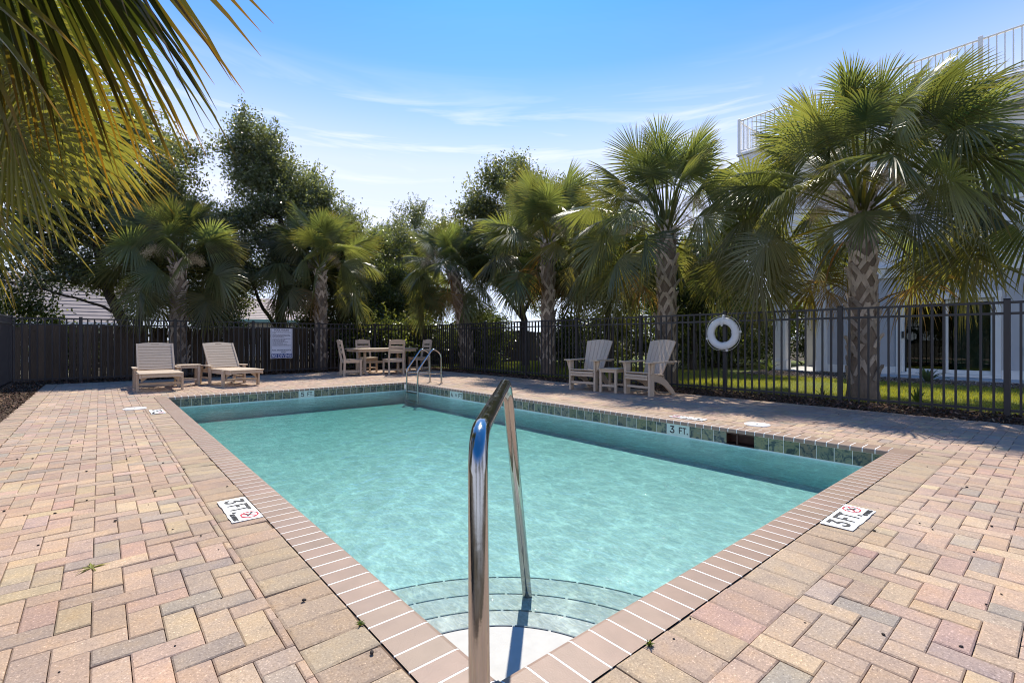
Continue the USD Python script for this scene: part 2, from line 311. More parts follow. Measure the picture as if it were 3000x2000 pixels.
# ------------------------------------------------------------------ dimensions (metres)
W, L = 4.469, 8.99                      # pool
CD = 0.187                              # coping depth
BD = 0.405                              # outer edge of border course
DX0, DX1, DY0, DY1 = -1.80, 7.24, -2.6, 13.55   # paved deck
FX, FY, FXL = 7.937, 14.157, -2.35      # fences
WATER, FLOOR = -0.195, -0.46

def ring_rects(x0, x1, y0, y1, hx0, hx1, hy0, hy1):
    return [(x0, x1, y0, hy0), (x0, x1, hy1, y1), (x0, hx0, hy0, hy1), (hx1, x1, hy0, hy1)]

def sheet(rects, z):
    mb = MB()
    for x0, x1, y0, y1 in rects: mb.add([[x0, y0, z], [x1, y0, z], [x1, y1, z], [x0, y1, z]], [[0, 1, 2, 3]])
    return mb

# ------------------------------------------------------------------ ground
struct("ground", sheet(ring_rects(-400, 400, -400, 400, -0.3, W + 0.3, -0.3, L + 0.3), -0.045), "soil")
struct("mulch_bed", sheet([(FXL - 0.1, DX0, -3, DY1), (FXL - 0.1, DX1, DY1, 16.0), (DX1, 8.25, -3.5, 16.0)], -0.022), "mulch_soil")
def heightfield(x0, x1, y0, y1, z0, amp, step, seed, slope=0):
    xs, ys = np.arange(x0, x1 + 1e-6, step), np.arange(y0, y1 + 1e-6, step); X, Y = np.meshgrid(xs, ys)
    Z = z0 + amp * (meshkit.noise(np.stack([X * .8, Y * .8, 0 * X + seed], -1), seed) - .5) + slope * (X - x0)
    v = np.stack([X, Y, Z], -1).reshape(-1, 3); n = len(xs); i = (np.arange(len(ys) - 1)[:, None] * n + np.arange(n - 1)).ravel()
    return MB().add(v, np.stack([i, i + 1, i + n + 1, i + n], 1))
struct("lawn", heightfield(8.2, 24, -9, 22, -0.012, 0.05, 0.5, 3), "lawn_ground", smooth=True)

# ------------------------------------------------------------------ paved deck
rng = np.random.default_rng(11)
deck = tag(UsdGeom.Xform.Define(stage, numbered("/World", "pool_deck")).GetPrim(), "paved deck of pink, tan and grey concrete pavers round the pool", "paving", kind="structure")
obj("joint_sand", sheet(ring_rects(DX0 - .01, DX1 + .01, DY0, DY1 + .01, -CD + .001, W + CD - .001, -CD + .001, L + CD - .001), -0.009), "joint_sand", deck)

obj("edge_joint", sheet(ring_rects(-CD - .016, W + CD + .016, -CD - .016, L + CD + .016, -CD + .0005, W + CD - .0005, -CD + .0005, L + CD - .0005), -0.0042), "joint_sand", deck)
PAL = np.array([[0.42, 0.305, 0.245], [0.435, 0.325, 0.25], [0.475, 0.36, 0.255], [0.41, 0.312, 0.258], [0.365, 0.295, 0.25], [0.33, 0.285, 0.25]])
PALW = [0.30, 0.26, 0.17, 0.12, 0.09, 0.06]
def brick_mesh(x0, x1, y0, y1, g=0.0014, bev=0.0045, depth=0.016, tilt=0.0016):
    x0, x1, y0, y1 = x0 + g, x1 - g, y0 + g, y1 - g
    j = rng.normal(0, tilt, 3); b = min(bev, 0.3 * (x1 - x0), 0.3 * (y1 - y0))
    cx, cy = (x0 + x1) / 2, (y0 + y1) / 2
    zz = lambda x, y: np.clip(j[0] * 0.8, -.002, .002) + np.clip(j[1], -.003, .003) / .1 * (x - cx) + np.clip(j[2], -.003, .003) / .1 * (y - cy)
    q = [(x0, y0), (x1, y0), (x1, y1), (x0, y1)]; qi = [(x0 + b, y0 + b), (x1 - b, y0 + b), (x1 - b, y1 - b), (x0 + b, y1 - b)]
    v = [(x, y, -depth) for x, y in q] + [(x, y, zz(x, y) - 0.0035) for x, y in q] + [(x, y, zz(x, y)) for x, y in qi]
    f = [[8, 9, 10, 11]] + [[4 + k, 4 + (k + 1) % 4, 8 + (k + 1) % 4, 8 + k] for k in range(4)] + [[k, (k + 1) % 4, 4 + (k + 1) % 4, 4 + k] for k in range(4)]
    return v, f
def cut(r, hole):
    """Rectangle minus rectangle -> rectangles."""
    x0, x1, y0, y1 = r; a0, a1, b0, b1 = hole
    if x1 <= a0 or x0 >= a1 or y1 <= b0 or y0 >= b1: return [r]
    out = []
    if x0 < a0: out.append((x0, a0, y0, y1)); x0 = a0
    if x1 > a1: out.append((a1, x1, y0, y1)); x1 = a1
    if y0 < b0: out.append((x0, x1, y0, b0))
    if y1 > b1: out.append((x0, x1, b1, y1))
    return out
u = 0.0965
EDGE = 0.2
bricks = []
fx0, fx1, fy0, fy1 = DX0 + EDGE, DX1, DY0, DY1 - EDGE
for i in range(int((fx0 + BD) / u) - 30, int((fx1) / u) + 8):
    for j in range(int(fy0 / u) - 4, int(fy1 / u) + 4):
        k = (i + j) % 4
        x, y = -BD - .0285 + i * u, -BD + j * u
        if k == 0: r = (x, x + 2 * u, y, y + u)
        elif k == 2: r = (x, x + u, y, y + 2 * u)
        else: continue
        r = (max(r[0], fx0), min(r[1], fx1), max(r[2], fy0), min(r[3], fy1))
        if r[1] - r[0] < .02 or r[3] - r[2] < .02: continue
        for q in cut(r, (-BD, W + BD, -BD, L + BD)):
            if q[1] - q[0] > .018 and q[3] - q[2] > .018: bricks.append(q)
borders = []
def row(n0, n1, step):
    k = max(1, round((n1 - n0) / step)); return [(n0 + (n1 - n0) * i / k, n0 + (n1 - n0) * (i + 1) / k) for i in range(k)]
for a, b in row(-BD, W + BD, .143): borders += [(a, b, -BD, -CD - .0015), (a, b, L + CD + .0015, L + BD)]
for a, b in row(-CD - .0015, L + CD + .0015, .143): borders += [(-BD, -CD - .0015, a, b), (W + CD + .0015, W + BD, a, b)]
edges = []
for a, b in row(DY0, DY1, u): edges.append((DX0, DX0 + EDGE, a, b))
for a, b in row(DX0 + EDGE, DX1, u): edges.append((a, b, DY1 - EDGE, DY1))
def view_size(r):
    x, y = (r[0] + r[1]) / 2 - CAM[0], (r[2] + r[3]) / 2 - CAM[1]
    Y = x * d_[0] + y * d_[1]; X = x * r_[0] + y * r_[1]
    if Y < 1.3 or abs(X) > 1.1 * Y + .15: return -1
    return 1 / Y
def lay(rects, name, pal, w, jit, parent, rest, bev=.0045):
    rects = sorted(rects, key=lambda r: -view_size(r)); far = MB()
    for k, r in enumerate(rects):
        v, f = brick_mesh(*r, bev=bev)
        c = pal[rng.choice(len(pal), p=w)] * (1 + rng.normal(0, jit)) * (1 + rng.normal(0, .02, 3))
        if k < 300 and view_size(r) > 0: obj(name, MB().add(v, f, c), "paver", parent, usecol=True)
        else: far.add(v, f, c)
    if far.n: tag(obj(rest, far, "paver", parent, usecol=True), kind="stuff")
PAL = PAL * np.array([.97, .945, .90]); PAL = PAL * .8 + PAL[:4].mean(0) * .2
lay(bricks, "paver", PAL, PALW, 0.06, deck, "distant_pavers")
PB = np.array([[0.375, 0.285, 0.20], [0.39, 0.295, 0.21], [0.38, 0.275, 0.205]])
lay(borders, "border_paver", PB, [.55, .25, .2], 0.045, deck, "distant_border_pavers", .009)
lay(edges, "edge_paver", PB, [.3, .3, .4], 0.06, deck, "distant_edge_pavers")

# ------------------------------------------------------------------ swimming pool
pool = thing("swimming_pool", "rectangular swimming pool with tan coping and mottled green waterline tiles", "swimming pool")
prof = [(-CD, 0.002), (-0.022, 0.002), (-0.010, -0.001), (-0.003, -0.008), (0.0, -0.018), (0.0, -0.044), (-0.03, -0.044), (-CD, -0.044)]
def side_frame(k):
    """Matrix from (d, s, z), d towards the water and s along the side, to the world."""
    o, du, su = {"x0": ((0, 0), (1, 0), (0, 1)), "y0": ((0, 0), (0, 1), (1, 0)), "x1": ((W, 0), (-1, 0), (0, 1)), "y1": ((0, L), (0, -1), (1, 0))}[k]
    m = np.eye(4); m[:2, 0] = du; m[:2, 1] = su; m[:2, 3] = o; return m
def fix(mb):
    v, f, c = mb.done(); tm = trimesh.Trimesh(v, f, process=False)
    if tm.volume < 0: f = f[:, ::-1]
    return MB().add(v, f, c)
for side, ln in (("x0", L), ("y0", W), ("x1", L), ("y1", W)):
    Ms = side_frame(side)
    pg = [(x - 0.0006 if x > -.03 else x, z - 0.0006 if z > -.03 else z + .0006) for x, z in prof]
    obj("coping_grout", fix(MB().prism(pg, 0.0, ln, "y", Ms)), "grout", pool, smooth=35)
    for a, b in row(0.0, ln, u):
        c = np.array([0.275, 0.183, 0.132]) * (1 + rng.normal(0, .035)) * (1 + rng.normal(0, .012, 3))
        obj("coping_tile", fix(MB().prism(prof, a + .0040, b - .0040, "y", Ms, c)), "coping", pool, usecol=True)
for cx, cy in ((0, 0), (W, 0), (0, L), (W, L)):
    sx, sy = (-1 if cx == 0 else 1), (-1 if cy == 0 else 1)
    xs = sorted((cx, cx + sx * (CD))); ys = sorted((cy, cy + sy * (CD)))
    c = np.array([0.275, 0.183, 0.132]) * (1 + rng.normal(0, .03))
    obj("corner_tile", MB().box((xs[0] + .002, ys[0] + .002, -.044), (xs[1] - .002, ys[1] - .002, 0.002), None, c, bev=.003), "coping", pool, usecol=True)
# tile band
T0, T1 = -0.046, -0.179
labels = {"y1": [(2.13, "5"), (2.28, "FT.")], "x1": [(1.92, "FT."), (2.07, "3"), (6.67, "FT"), (6.82, "\u00bd"), (6.97, "4")]}
for side, ln in (("x1", L), ("y1", W), ("x0", L), ("y0", W)):
    Ms = side_frame(side)
    for g0, g1 in (((0, 1.12), (1.495, ln)) if side == "x1" else ((0, ln),)):
        obj("waterline_grout", fix(MB().box((-.03, g0, T1 - .004), (-.0075, g1, T0 + .003), Ms)), "grout" if side in ("x1", "y1") else "slate_tile", pool, usecol=True)
    if side in ("x0", "y0"): continue
    n0 = labels[side][0][0] % 0.15
    for i in range(-1, int(ln / .15) + 2):
        a, b = n0 + i * .15, n0 + (i + 1) * .15
        a, b = max(a, 0.001), min(b, ln - .001)
        if b - a < .02: continue
        if side == "x1" and a > 1.115 and b < 1.50: continue                      # skimmer mouth
        if any(abs(a - s) < .02 for s, _ in labels[side]): continue
        c = np.ones(3) * (1 + rng.normal(0, .12)) * (1 + rng.normal(0, .05, 3))
        obj("waterline_tile", fix(MB().box((-.02, a + .0013, T1), (-.0068, b - .0013, T0), Ms, c, bev=.0015)), "slate_tile", pool, usecol=True)
    for s, txt in labels[side]:
        t = obj("depth_tile", fix(MB().box((-.02, s + .001, T1), (-.005, s + .149, T0), Ms, bev=.0015)), "white_tile", pool)
        m = meshkit.text_mesh(txt, 0.085 if len(txt) == 1 and txt != "\u00bd" else (.075 if txt != "\u00bd" else .05), 0.0015, bold=True); v = np.array(m.vertices); v[:, 0] -= (v[:, 0].min() + v[:, 0].max()) / 2
        v[:, 0] *= min(1.0, 0.118 / (np.ptp(v[:, 0]) + 1e-6)); v[:, 1] -= (v[:, 1].min() + v[:, 1].max()) / 2
        sc = s + .075
        if side == "x1": P = np.stack([W + .0046 - v[:, 2], sc - v[:, 0], (T0 + T1) / 2 + v[:, 1]], 1)          # read from the pool
        else: P = np.stack([sc + v[:, 0], L + .0046 - v[:, 2], (T0 + T1) / 2 + v[:, 1]], 1)
        p = P; tmx = trimesh.Trimesh(p, m.faces, process=False)
        obj("numeral" if txt[0].isdigit() or txt == "\u00bd" else "lettering", (p, m.faces if tmx.volume > 0 else m.faces[:, ::-1]), "ink", t)
# skimmer mouth
sk = obj("skimmer_frame", fix(MB().box((-.16, 1.125, -.172), (-.150, 1.49, -.06), side_frame("x1")).box((-.16, 1.125, -.06), (-.010, 1.49, T0), side_frame("x1")).box((-.16, 1.125, T1), (-.008, 1.49, -.172), side_frame("x1"))
       .box((-.15, 1.48, -.172), (-.008, 1.49, -.06), side_frame("x1")).box((-.15, 1.125, -.172), (-.008, 1.135, -.06), side_frame("x1")).box((-.035, 1.345, -.172), (-.012, 1.36, -.06), side_frame("x1"))), "skimmer_dark", pool)
# basin
mb = MB()
for side, ln in (("x0", L), ("y0", W), ("x1", L), ("y1", W)):
    mb.box((-.25, -.25, FLOOR - .1), (-.009, ln + .25, T1 - .004), side_frame(side))
obj("basin_wall", mb, "wall_plaster", pool)
# pieces behind the tile band, so that no light leaks in
mb = MB()
for side, ln in (("x0", L), ("y0", W), ("y1", W)): mb.box((-.18, 0, T1 - .004), (-.03, ln, -.046), side_frame(side))
mb.box((-.18, 0, T1 - .004), (-.03, 1.12, -.046), side_frame("x1")).box((-.18, 1.495, T1 - .004), (-.03, L, -.046), side_frame("x1")).box((-.185, 1.12, T1 - .004), (-.165, 1.495, -.046), side_frame("x1"))
obj("band_backing", mb, "joint_sand", pool)
obj("basin_floor", MB().box((-.2, -.2, FLOOR - .1), (W + .2, L + .2, FLOOR)), "basin_plaster", pool)
steps = [(0.58, WATER + 0.008), (0.84, -0.268), (1.10, -0.328), (1.36, -0.370)]
for k, (R, z) in enumerate(steps):
    a = np.linspace(0, PI / 2, 49); pts = [(0.0, 0.0)] + [(R * math.cos(t), R * math.sin(t)) for t in a]
    st = obj("entry_step", MB().prism(pts, FLOOR - .02, z, "z"), "plaster" if k == 0 else "wet_plaster", pool, smooth=30)
    n = max(5, round(R * PI / 2 / .155))
    for i in range(n):
        a0, a1 = PI / 2 * i / n + .006 / R, PI / 2 * (i + 1) / n - .006 / R
        t = np.linspace(a0, a1, 7)
        pts = [((R + .003) * math.cos(q), (R + .003) * math.sin(q)) for q in t] + [((R - .004) * math.cos(q), (R - .004) * math.sin(q)) for q in t[::-1]]
        obj("step_trim", MB().prism(pts, z - .016, z + .003, "z"), "step_trim", st)
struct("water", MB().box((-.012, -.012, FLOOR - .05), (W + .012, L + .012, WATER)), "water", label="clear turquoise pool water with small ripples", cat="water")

# ------------------------------------------------------------------ markings painted on the deck
def stencil(label, x, y, rz, ragged):
    """Local frame: +x reads along the text, +y towards the pool; 0.44 x 0.15 m."""
    t = thing("depth_marking", label, "deck marking", (x, y, 0.0), rz, "stencilled depth markings")
    rr = np.random.default_rng(int(abs(x * 100 + y * 10)) + 5)
    n = 30; ph = rr.uniform(0, 6, 4); bot = [(-.22 + .44 * i / n, -.075 - ragged * (.45 + .25 * math.sin(9 * i / n + ph[0]) + .2 * math.sin(23 * i / n + ph[1]) + .18 * rr.random())) for i in range(n + 1)]
    obj("paint", MB().prism(bot + [(.225, .075), (-.225, .072)], 0.0045, 0.0075, "z"), "road_paint", t)
    def put(txt, h, cx, cy, wx, name, m):
        tm = meshkit.text_mesh(txt, h, 0.0015, bold=True); v = np.array(tm.vertices)
        v[:, 0] = (v[:, 0] - v[:, 0].mean()); v[:, 0] *= wx / np.ptp(v[:, 0]); v[:, 0] += cx - (v[:, 0].min() + v[:, 0].max()) / 2; v[:, 1] += cy - (v[:, 1].min() + v[:, 1].max()) / 2; v[:, 2] += 0.0082
        obj(name, (v, tm.faces), m, t)
    put("3", .098, -.155, .002, .07, "numeral", "stencil_black"); put("FT.", .098, -.005, .002, .155, "lettering", "stencil_black")
    put("NO DIVING", .024, .145, -.055, .125, "warning_text", "stencil_black")
    oc = lambda r: [(.145 + r * math.cos(PI / 8 + k * PI / 4), .022 + r * .85 * math.sin(PI / 8 + k * PI / 4)) for k in range(8)]
    ring = Polygon(oc(.056)).difference(Polygon(oc(.047)))
    bar = shapely.affinity.rotate(sbox(.145 - .05, .022 - .004, .145 + .05, .022 + .004), 40)
    m = trimesh.creation.extrude_polygon(ring.union(bar), .0015, engine="earcut"); v = np.array(m.vertices); v[:, 2] += .0082
    obj("prohibition_sign", (v, m.faces), "stencil_red", t)
    fig = shapely.union_all([shapely.affinity.rotate(sbox(.118, .018, .172, .025), -28), sbox(.125, .008, .16, .011), shapely.geometry.Point(.122, .036).buffer(.006, 4)])
    for g in getattr(fig, "geoms", [fig]):
        m = trimesh.creation.extrude_polygon(g, .001, engine="earcut"); v = np.array(m.vertices); v[:, 2] += .0101
        obj("diver_pictogram", (v, m.faces), "stencil_black", t)
stencil("white 3 FT. NO DIVING stencil on the left deck edge, nearer the camera", -0.27, 2.08, -PI / 2, .006)
stencil("white 3 FT. NO DIVING stencil by the right front pool edge", 2.295, -0.27, 0, .006)
stencil("far small white depth stencil beside the left rear corner of the pool", -0.29, 7.08, -PI / 2, .01)
stencil("white depth stencil on the far right deck edge above the 3 FT. tiles", 4.74, 2.09, PI / 2, .02)
for x, y, lab in ((-0.51, 7.66, "round white skimmer lid in the deck near the left lounger"), (4.94, 1.33, "round white skimmer lid in the right deck behind the tiled skimmer mouth")):
    t = thing("skimmer_lid", lab, "lid", (x, y, 0), 0, "round white deck lids")
    c = trimesh.creation.cylinder(.125, .012, sections=40); c.apply_translation((0, 0, .003)); obj("cover", MB().tm(c), "lid_plastic", t)
    c = trimesh.creation.annulus(.126, .138, .010, sections=40); c.apply_translation((0, 0, .002)); obj("rim", MB().tm(c), "lid_plastic", t)
    c = trimesh.creation.cylinder(.012, .004, sections=12); c.apply_translation((0, 0, .0105)); obj("finger_hole", MB().tm(c), "ink", t)

# ------------------------------------------------------------------ stainless rails
t = thing("pool_handrail", "bent stainless steel handrail at the near corner over the entry steps", "handrail", (0, 0, 0))
q = 1 / math.sqrt(2)
hp = arc_path([(-.279, -.285, -.02), (-.186, -.150, .765), (.536, .607, .80), (.792, .744, -.335)], .12, 12)
obj("rail", MB().tube(hp, .0242, 28), "steel", t, smooth=True)
for (s, z) in ((-.398, 0.004),):
    c = trimesh.creation.cylinder(.05, .012, sections=28); c.apply_translation((s * q, s * q, z)); obj("flange", MB().tm(c), "steel", t, smooth=40)
t = thing("pool_ladder", "stainless steel ladder with two looped rails in the far pool corner", "pool ladder", (W, 8.415, 0))
for k in (-1, 1):
    y = .245 * k
    a = [(-.13, y, -.40), (-.13, y, .33), (.22, y, .735)]
    loop = [(.22 + .16 * math.sin(s) * 0 + .0, y, 0) for s in (0,)]
    pts = arc_path([(-.13, y, -.40), (-.13, y, .31), (.26, y, .80), (.46, y, .66), (.47, y, -.01)], .17, 10)
    obj("side_rail", MB().tube(pts, .019, 18), "steel", t, smooth=True)
    obj("cross_bar", MB().tube([(-.13, y, .235), (.47, y, .235)], .016, 14), "steel", t, smooth=True)
    c = trimesh.creation.cylinder(.038, .012, sections=24); c.apply_translation((.47, y, .005)); obj("flange", MB().tm(c), "steel", t, smooth=40)
for z in (-.185, -.36):
    obj("tread", MB().box((-.17, -.245, z - .012), (-.09, .245, z + .012), bev=.008), "steel", t)

# ------------------------------------------------------------------ furniture (front towards -y)
def rake(mb, x0, x1, y0, z0, y1, z1, th, col=(1, 1, 1)):
    """A board of width x0..x1 running from (y0, z0) to (y1, z1) in the side plane, thickness th."""
    d = np.array([y1 - y0, z1 - z0]); d /= np.linalg.norm(d); n = np.array([-d[1], d[0]]) * th
    pts = [(y0, z0), (y1, z1), (y1 + n[0], z1 + n[1]), (y0 + n[0], z0 + n[1])]
    v = [(x, a, b) for x in (x0, x1) for a, b in pts]
    f = [[0, 1, 2, 3], [7, 6, 5, 4], [0, 4, 5, 1], [1, 5, 6, 2], [2, 6, 7, 3], [3, 7, 4, 0]]
    tm = trimesh.Trimesh(v, np.vstack([np.array(f)[:, [0, 1, 2]], np.array(f)[:, [0, 2, 3]]]), process=False)
    ff = tm.faces if tm.volume > 0 else tm.faces[:, ::-1]
    return mb.add(v, ff, col)
PL = "poly_lumber"
def sidecut(pts, x0, x1):
    """A polygon in (y, z) as a plate from x0 to x1."""
    m = trimesh.creation.extrude_polygon(Polygon(pts), x1 - x0, engine="earcut"); v = np.array(m.vertices); v = np.stack([v[:, 2] + x0, v[:, 0], v[:, 1]], 1)
    tm = trimesh.Trimesh(v, m.faces, process=False); return MB().add(v, tm.faces if tm.volume > 0 else tm.faces[:, ::-1])

def make_lounger(label, loc, rz):
    t = thing("sun_lounger", label, "sun lounger", loc, rz, "slatted sun loungers")
    for s in (-1, 1):
        obj("side_rail", MB().box((s * .30, -1.14, .255), (s * .33, .42, .335), bev=.006), PL, t)
        obj("foot_leg", sidecut([(-.88, 0), (-.80, 0), (-.80, .335), (-.90, .335)], s * .332 if s > 0 else -.37, s * .37 if s > 0 else -.332), PL, t)
        obj("gusset", MB().prism([(s * .30, .255), (s * .20, .255), (s * .30, .17)], -.865, -.83, "y"), PL, t)
        obj("arm_leg", sidecut([(-.20, 0), (-.12, 0), (-.10, .40), (-.18, .40)], s * .335 if s > 0 else -.373, s * .373 if s > 0 else -.335), PL, t)
        obj("arm_leg", sidecut([(.38, 0), (.46, 0), (.34, .40), (.26, .40)], s * .335 if s > 0 else -.373, s * .373 if s > 0 else -.335), PL, t)
        obj("armrest", MB().box((s * .31, -.24, .40), (s * .40, .42, .425), bev=.007), PL, t)
        obj("foot_stretcher", MB().box((s * .335, -.18, .12), (s * .362, .40, .17), bev=.004), PL, t)
        obj("back_stile", rake(MB(), s * .285, s * .318, .0, .335, .385, .885, .032), PL, t)
    obj("front_stretcher", MB().box((-.33, -.86, .115), (.33, -.835, .165), bev=.004), PL, t)
    obj("front_apron", MB().box((-.30, -1.14, .275), (.30, -1.115, .335), bev=.004), PL, t)
    for k in range(12):
        y = -1.155 + k * .096; obj("seat_slat", MB().box((-.345, y, .336), (.345, y + .084, .356), bev=.006), PL, t)
    D = np.array([.385, .55]) / math.hypot(.385, .55); n = np.array([-D[1], D[0]])
    for k in range(8):
        s0, s1 = .03 + k * .0695, .03 + k * .0695 + .061
        p0, p1 = np.array([.0, .335]) + D * s0 + n * .006, np.array([.0, .335]) + D * s1 + n * .006
        obj("back_slat", rake(MB(), -.284, .284, *p0, *p1, .018), PL, t)
    # arched head board with a hand slot
    x = np.linspace(-.29, .29, 15); top = [(a, .688 - .03 * (a / .29) ** 2 + .012) for a in x]
    shp = Polygon([(-.29, .588)] + top + [(.29, .588)]).difference(sbox(-.065, .645, .065, .659))
    m = trimesh.creation.extrude_polygon(shp, .02, engine="earcut"); v = np.array(m.vertices)
    y2 = .0 + D[0] * v[:, 1] + n[0] * (v[:, 2] + .005); z2 = .335 + D[1] * v[:, 1] + n[1] * (v[:, 2] + .005)
    P = np.stack([v[:, 0], y2, z2], 1); tm = trimesh.Trimesh(P, m.faces, process=False)
    obj("head_board", (P, m.faces if tm.volume > 0 else m.faces[:, ::-1]), PL, t)
    obj("back_prop", rake(MB(), -.25, .25, .40, .26, .36, .66, .025), PL, t)
    return t
lg = make_lounger("tan slatted sun lounger squarely facing the pool, the one nearer the left fence corner", (-.0, 11.25, 0), 0)
dup(lg, "tan slatted sun lounger turned slightly towards the pool rules sign, its back dappled with sun", (1.24, 11.32, 0), math.radians(11), "slatted sun loungers")

def make_side_table(label, loc, rz, size=.40, h=.45):
    t = thing("side_table", label, "side table", loc, rz, "small slatted side tables"); s2 = size / 2
    for a in (-1, 1):
        for b in (-1, 1): obj("leg", MB().box((a * (s2 - .06), b * (s2 - .06), 0), (a * (s2 - .015), b * (s2 - .02), h - .02), bev=.004), PL, t)
        obj("apron", MB().box((-s2 + .062, a * (s2 - .022), h - .075), (s2 - .062, a * (s2 - .045), h - .022), bev=.003), PL, t)
        obj("stretcher", MB().box((-s2 + .062, a * (s2 - .025), .11), (s2 - .062, a * (s2 - .05), .15), bev=.003), PL, t)
        obj("side_apron", MB().box((a * (s2 - .018), -s2 + .062, h - .075), (a * (s2 - .042), s2 - .062, h - .022), bev=.003), PL, t)
    for k in range(4):
        y = -s2 + k * (size / 4); obj("top_slat", MB().box((-s2 - .01, y + .003, h - .02), (s2 + .01, y + size / 4 - .003, h), bev=.005), PL, t)
    return t
st = make_side_table("small tan side table between the two sun loungers", (.56, 11.32, 0), .03)
dup(st, "small tan side table between the two adirondack chairs", (6.47, 4.60, 0), math.radians(-84), "small slatted side tables")

def make_dining_chair(label, loc, rz):
    """Back at +y, seat towards -y."""
    t = thing("dining_chair", label, "chair", loc, rz, "dining chairs round the table")
    for s in (-1, 1):
        obj("back_post", sidecut([(.20, 0), (.255, 0), (.235, .44), (.33, .955), (.285, .965), (.185, .46)], s * .225 if s > 0 else -.225, s * .188 if s > 0 else -.188) if False else
            sidecut([(.20, 0), (.255, 0), (.235, .44), (.33, .955), (.285, .965), (.185, .46)], min(s * .188, s * .228), max(s * .188, s * .228)), PL, t)
        obj("front_leg", MB().box((s * .188, -.235, 0), (s * .232, -.185, .42), bev=.004), PL, t)
        obj("side_apron", MB().box((s * .190, -.18, .35), (s * .215, .185, .42), bev=.003), PL, t)
        obj("side_stretcher", MB().box((s * .195, -.18, .10), (s * .22, .20, .14), bev=.003), PL, t)
    obj("front_apron", MB().box((-.185, -.225, .35), (.185, -.20, .42), bev=.003), PL, t)
    obj("cross_stretcher", MB().box((-.193, -.01, .10), (.193, .015, .14), bev=.003), PL, t)
    obj("rear_apron", MB().box((-.185, .195, .35), (.185, .222, .42), bev=.003), PL, t)
    for k in range(4):
        y = -.25 + k * .112; obj("seat_slat", MB().box((-.235, y, .422), (.235 if k < 3 else .18, y + .107, .442), bev=.005) if k < 3 else MB().box((-.185, y, .422), (.185, y + .1, .442), bev=.005), PL, t)
    for z0, z1 in ((.60, .69), (.735, .80)):
        obj("back_slat", rake(MB(), -.187, .187, .245 + (z0 - .55) * .19, z0, .245 + (z1 - .55) * .19, z1, .02), PL, t)
    x = np.linspace(-.187, .187, 11); shp = Polygon([(-.187, .845)] + [(a, .985 - .028 * (a / .187) ** 2) for a in x] + [(.187, .845)])
    m = trimesh.creation.extrude_polygon(shp, .022, engine="earcut"); v = np.array(m.vertices); P = np.stack([v[:, 0], .245 + (v[:, 1] - .55) * .19 - v[:, 2] + .012, v[:, 1]], 1)
    tm = trimesh.Trimesh(P, m.faces, process=False); obj("top_rail", (P, m.faces if tm.volume > 0 else m.faces[:, ::-1]), PL, t)
    return t
dc = make_dining_chair("tan dining chair at the left end of the table", (4.33, 11.80, 0), math.radians(82))
dup(dc, "tan dining chair on the pool side of the table with its back to the pool", (5.45, 11.52, 0), math.radians(174))
dup(dc, "tan dining chair behind the table, nearest the metal fence", (5.25, 12.85, 0), math.radians(2))
dup(dc, "tan dining chair at the right end of the table, behind the pool ladder", (6.62, 12.12, 0), math.radians(-88))
t = thing("dining_table", "long tan slatted dining table on trestle legs near the back fence", "table", (5.42, 12.18, 0), math.radians(1))
for k in range(7): obj("top_slat", MB().box((-.93, -.48 + k * .138, .70), (.93, -.48 + k * .138 + .13, .725), bev=.005), PL, t)
for s in (-1, 1):
    obj("apron", MB().box((-.88, s * .44, .635), (.88, s * .415, .699), bev=.003), PL, t)
    obj("end_apron", MB().box((s * .88, -.41, .635), (s * .855, .41, .699), bev=.003), PL, t)
    for b in (-1, 1): obj("trestle_post", MB().box((s * .62 - .03, b * .19 - .035, .07), (s * .62 + .03, b * .19 + .035, .70), bev=.005), PL, t)
    obj("trestle_foot", sidecut([(-.36, 0), (-.30, 0), (-.26, .03), (.26, .03), (.30, 0), (.36, 0), (.36, .03), (.26, .075), (-.26, .075), (-.36, .03)], s * .62 - .032, s * .62 + .032), PL, t)
    obj("trestle_rail", MB().box((s * .62 - .02, -.155, .36), (s * .62 + .02, .155, .43), bev=.004), PL, t)
obj("long_stretcher", MB().box((-.60, -.03, .30), (.60, .03, .36), bev=.004), PL, t)

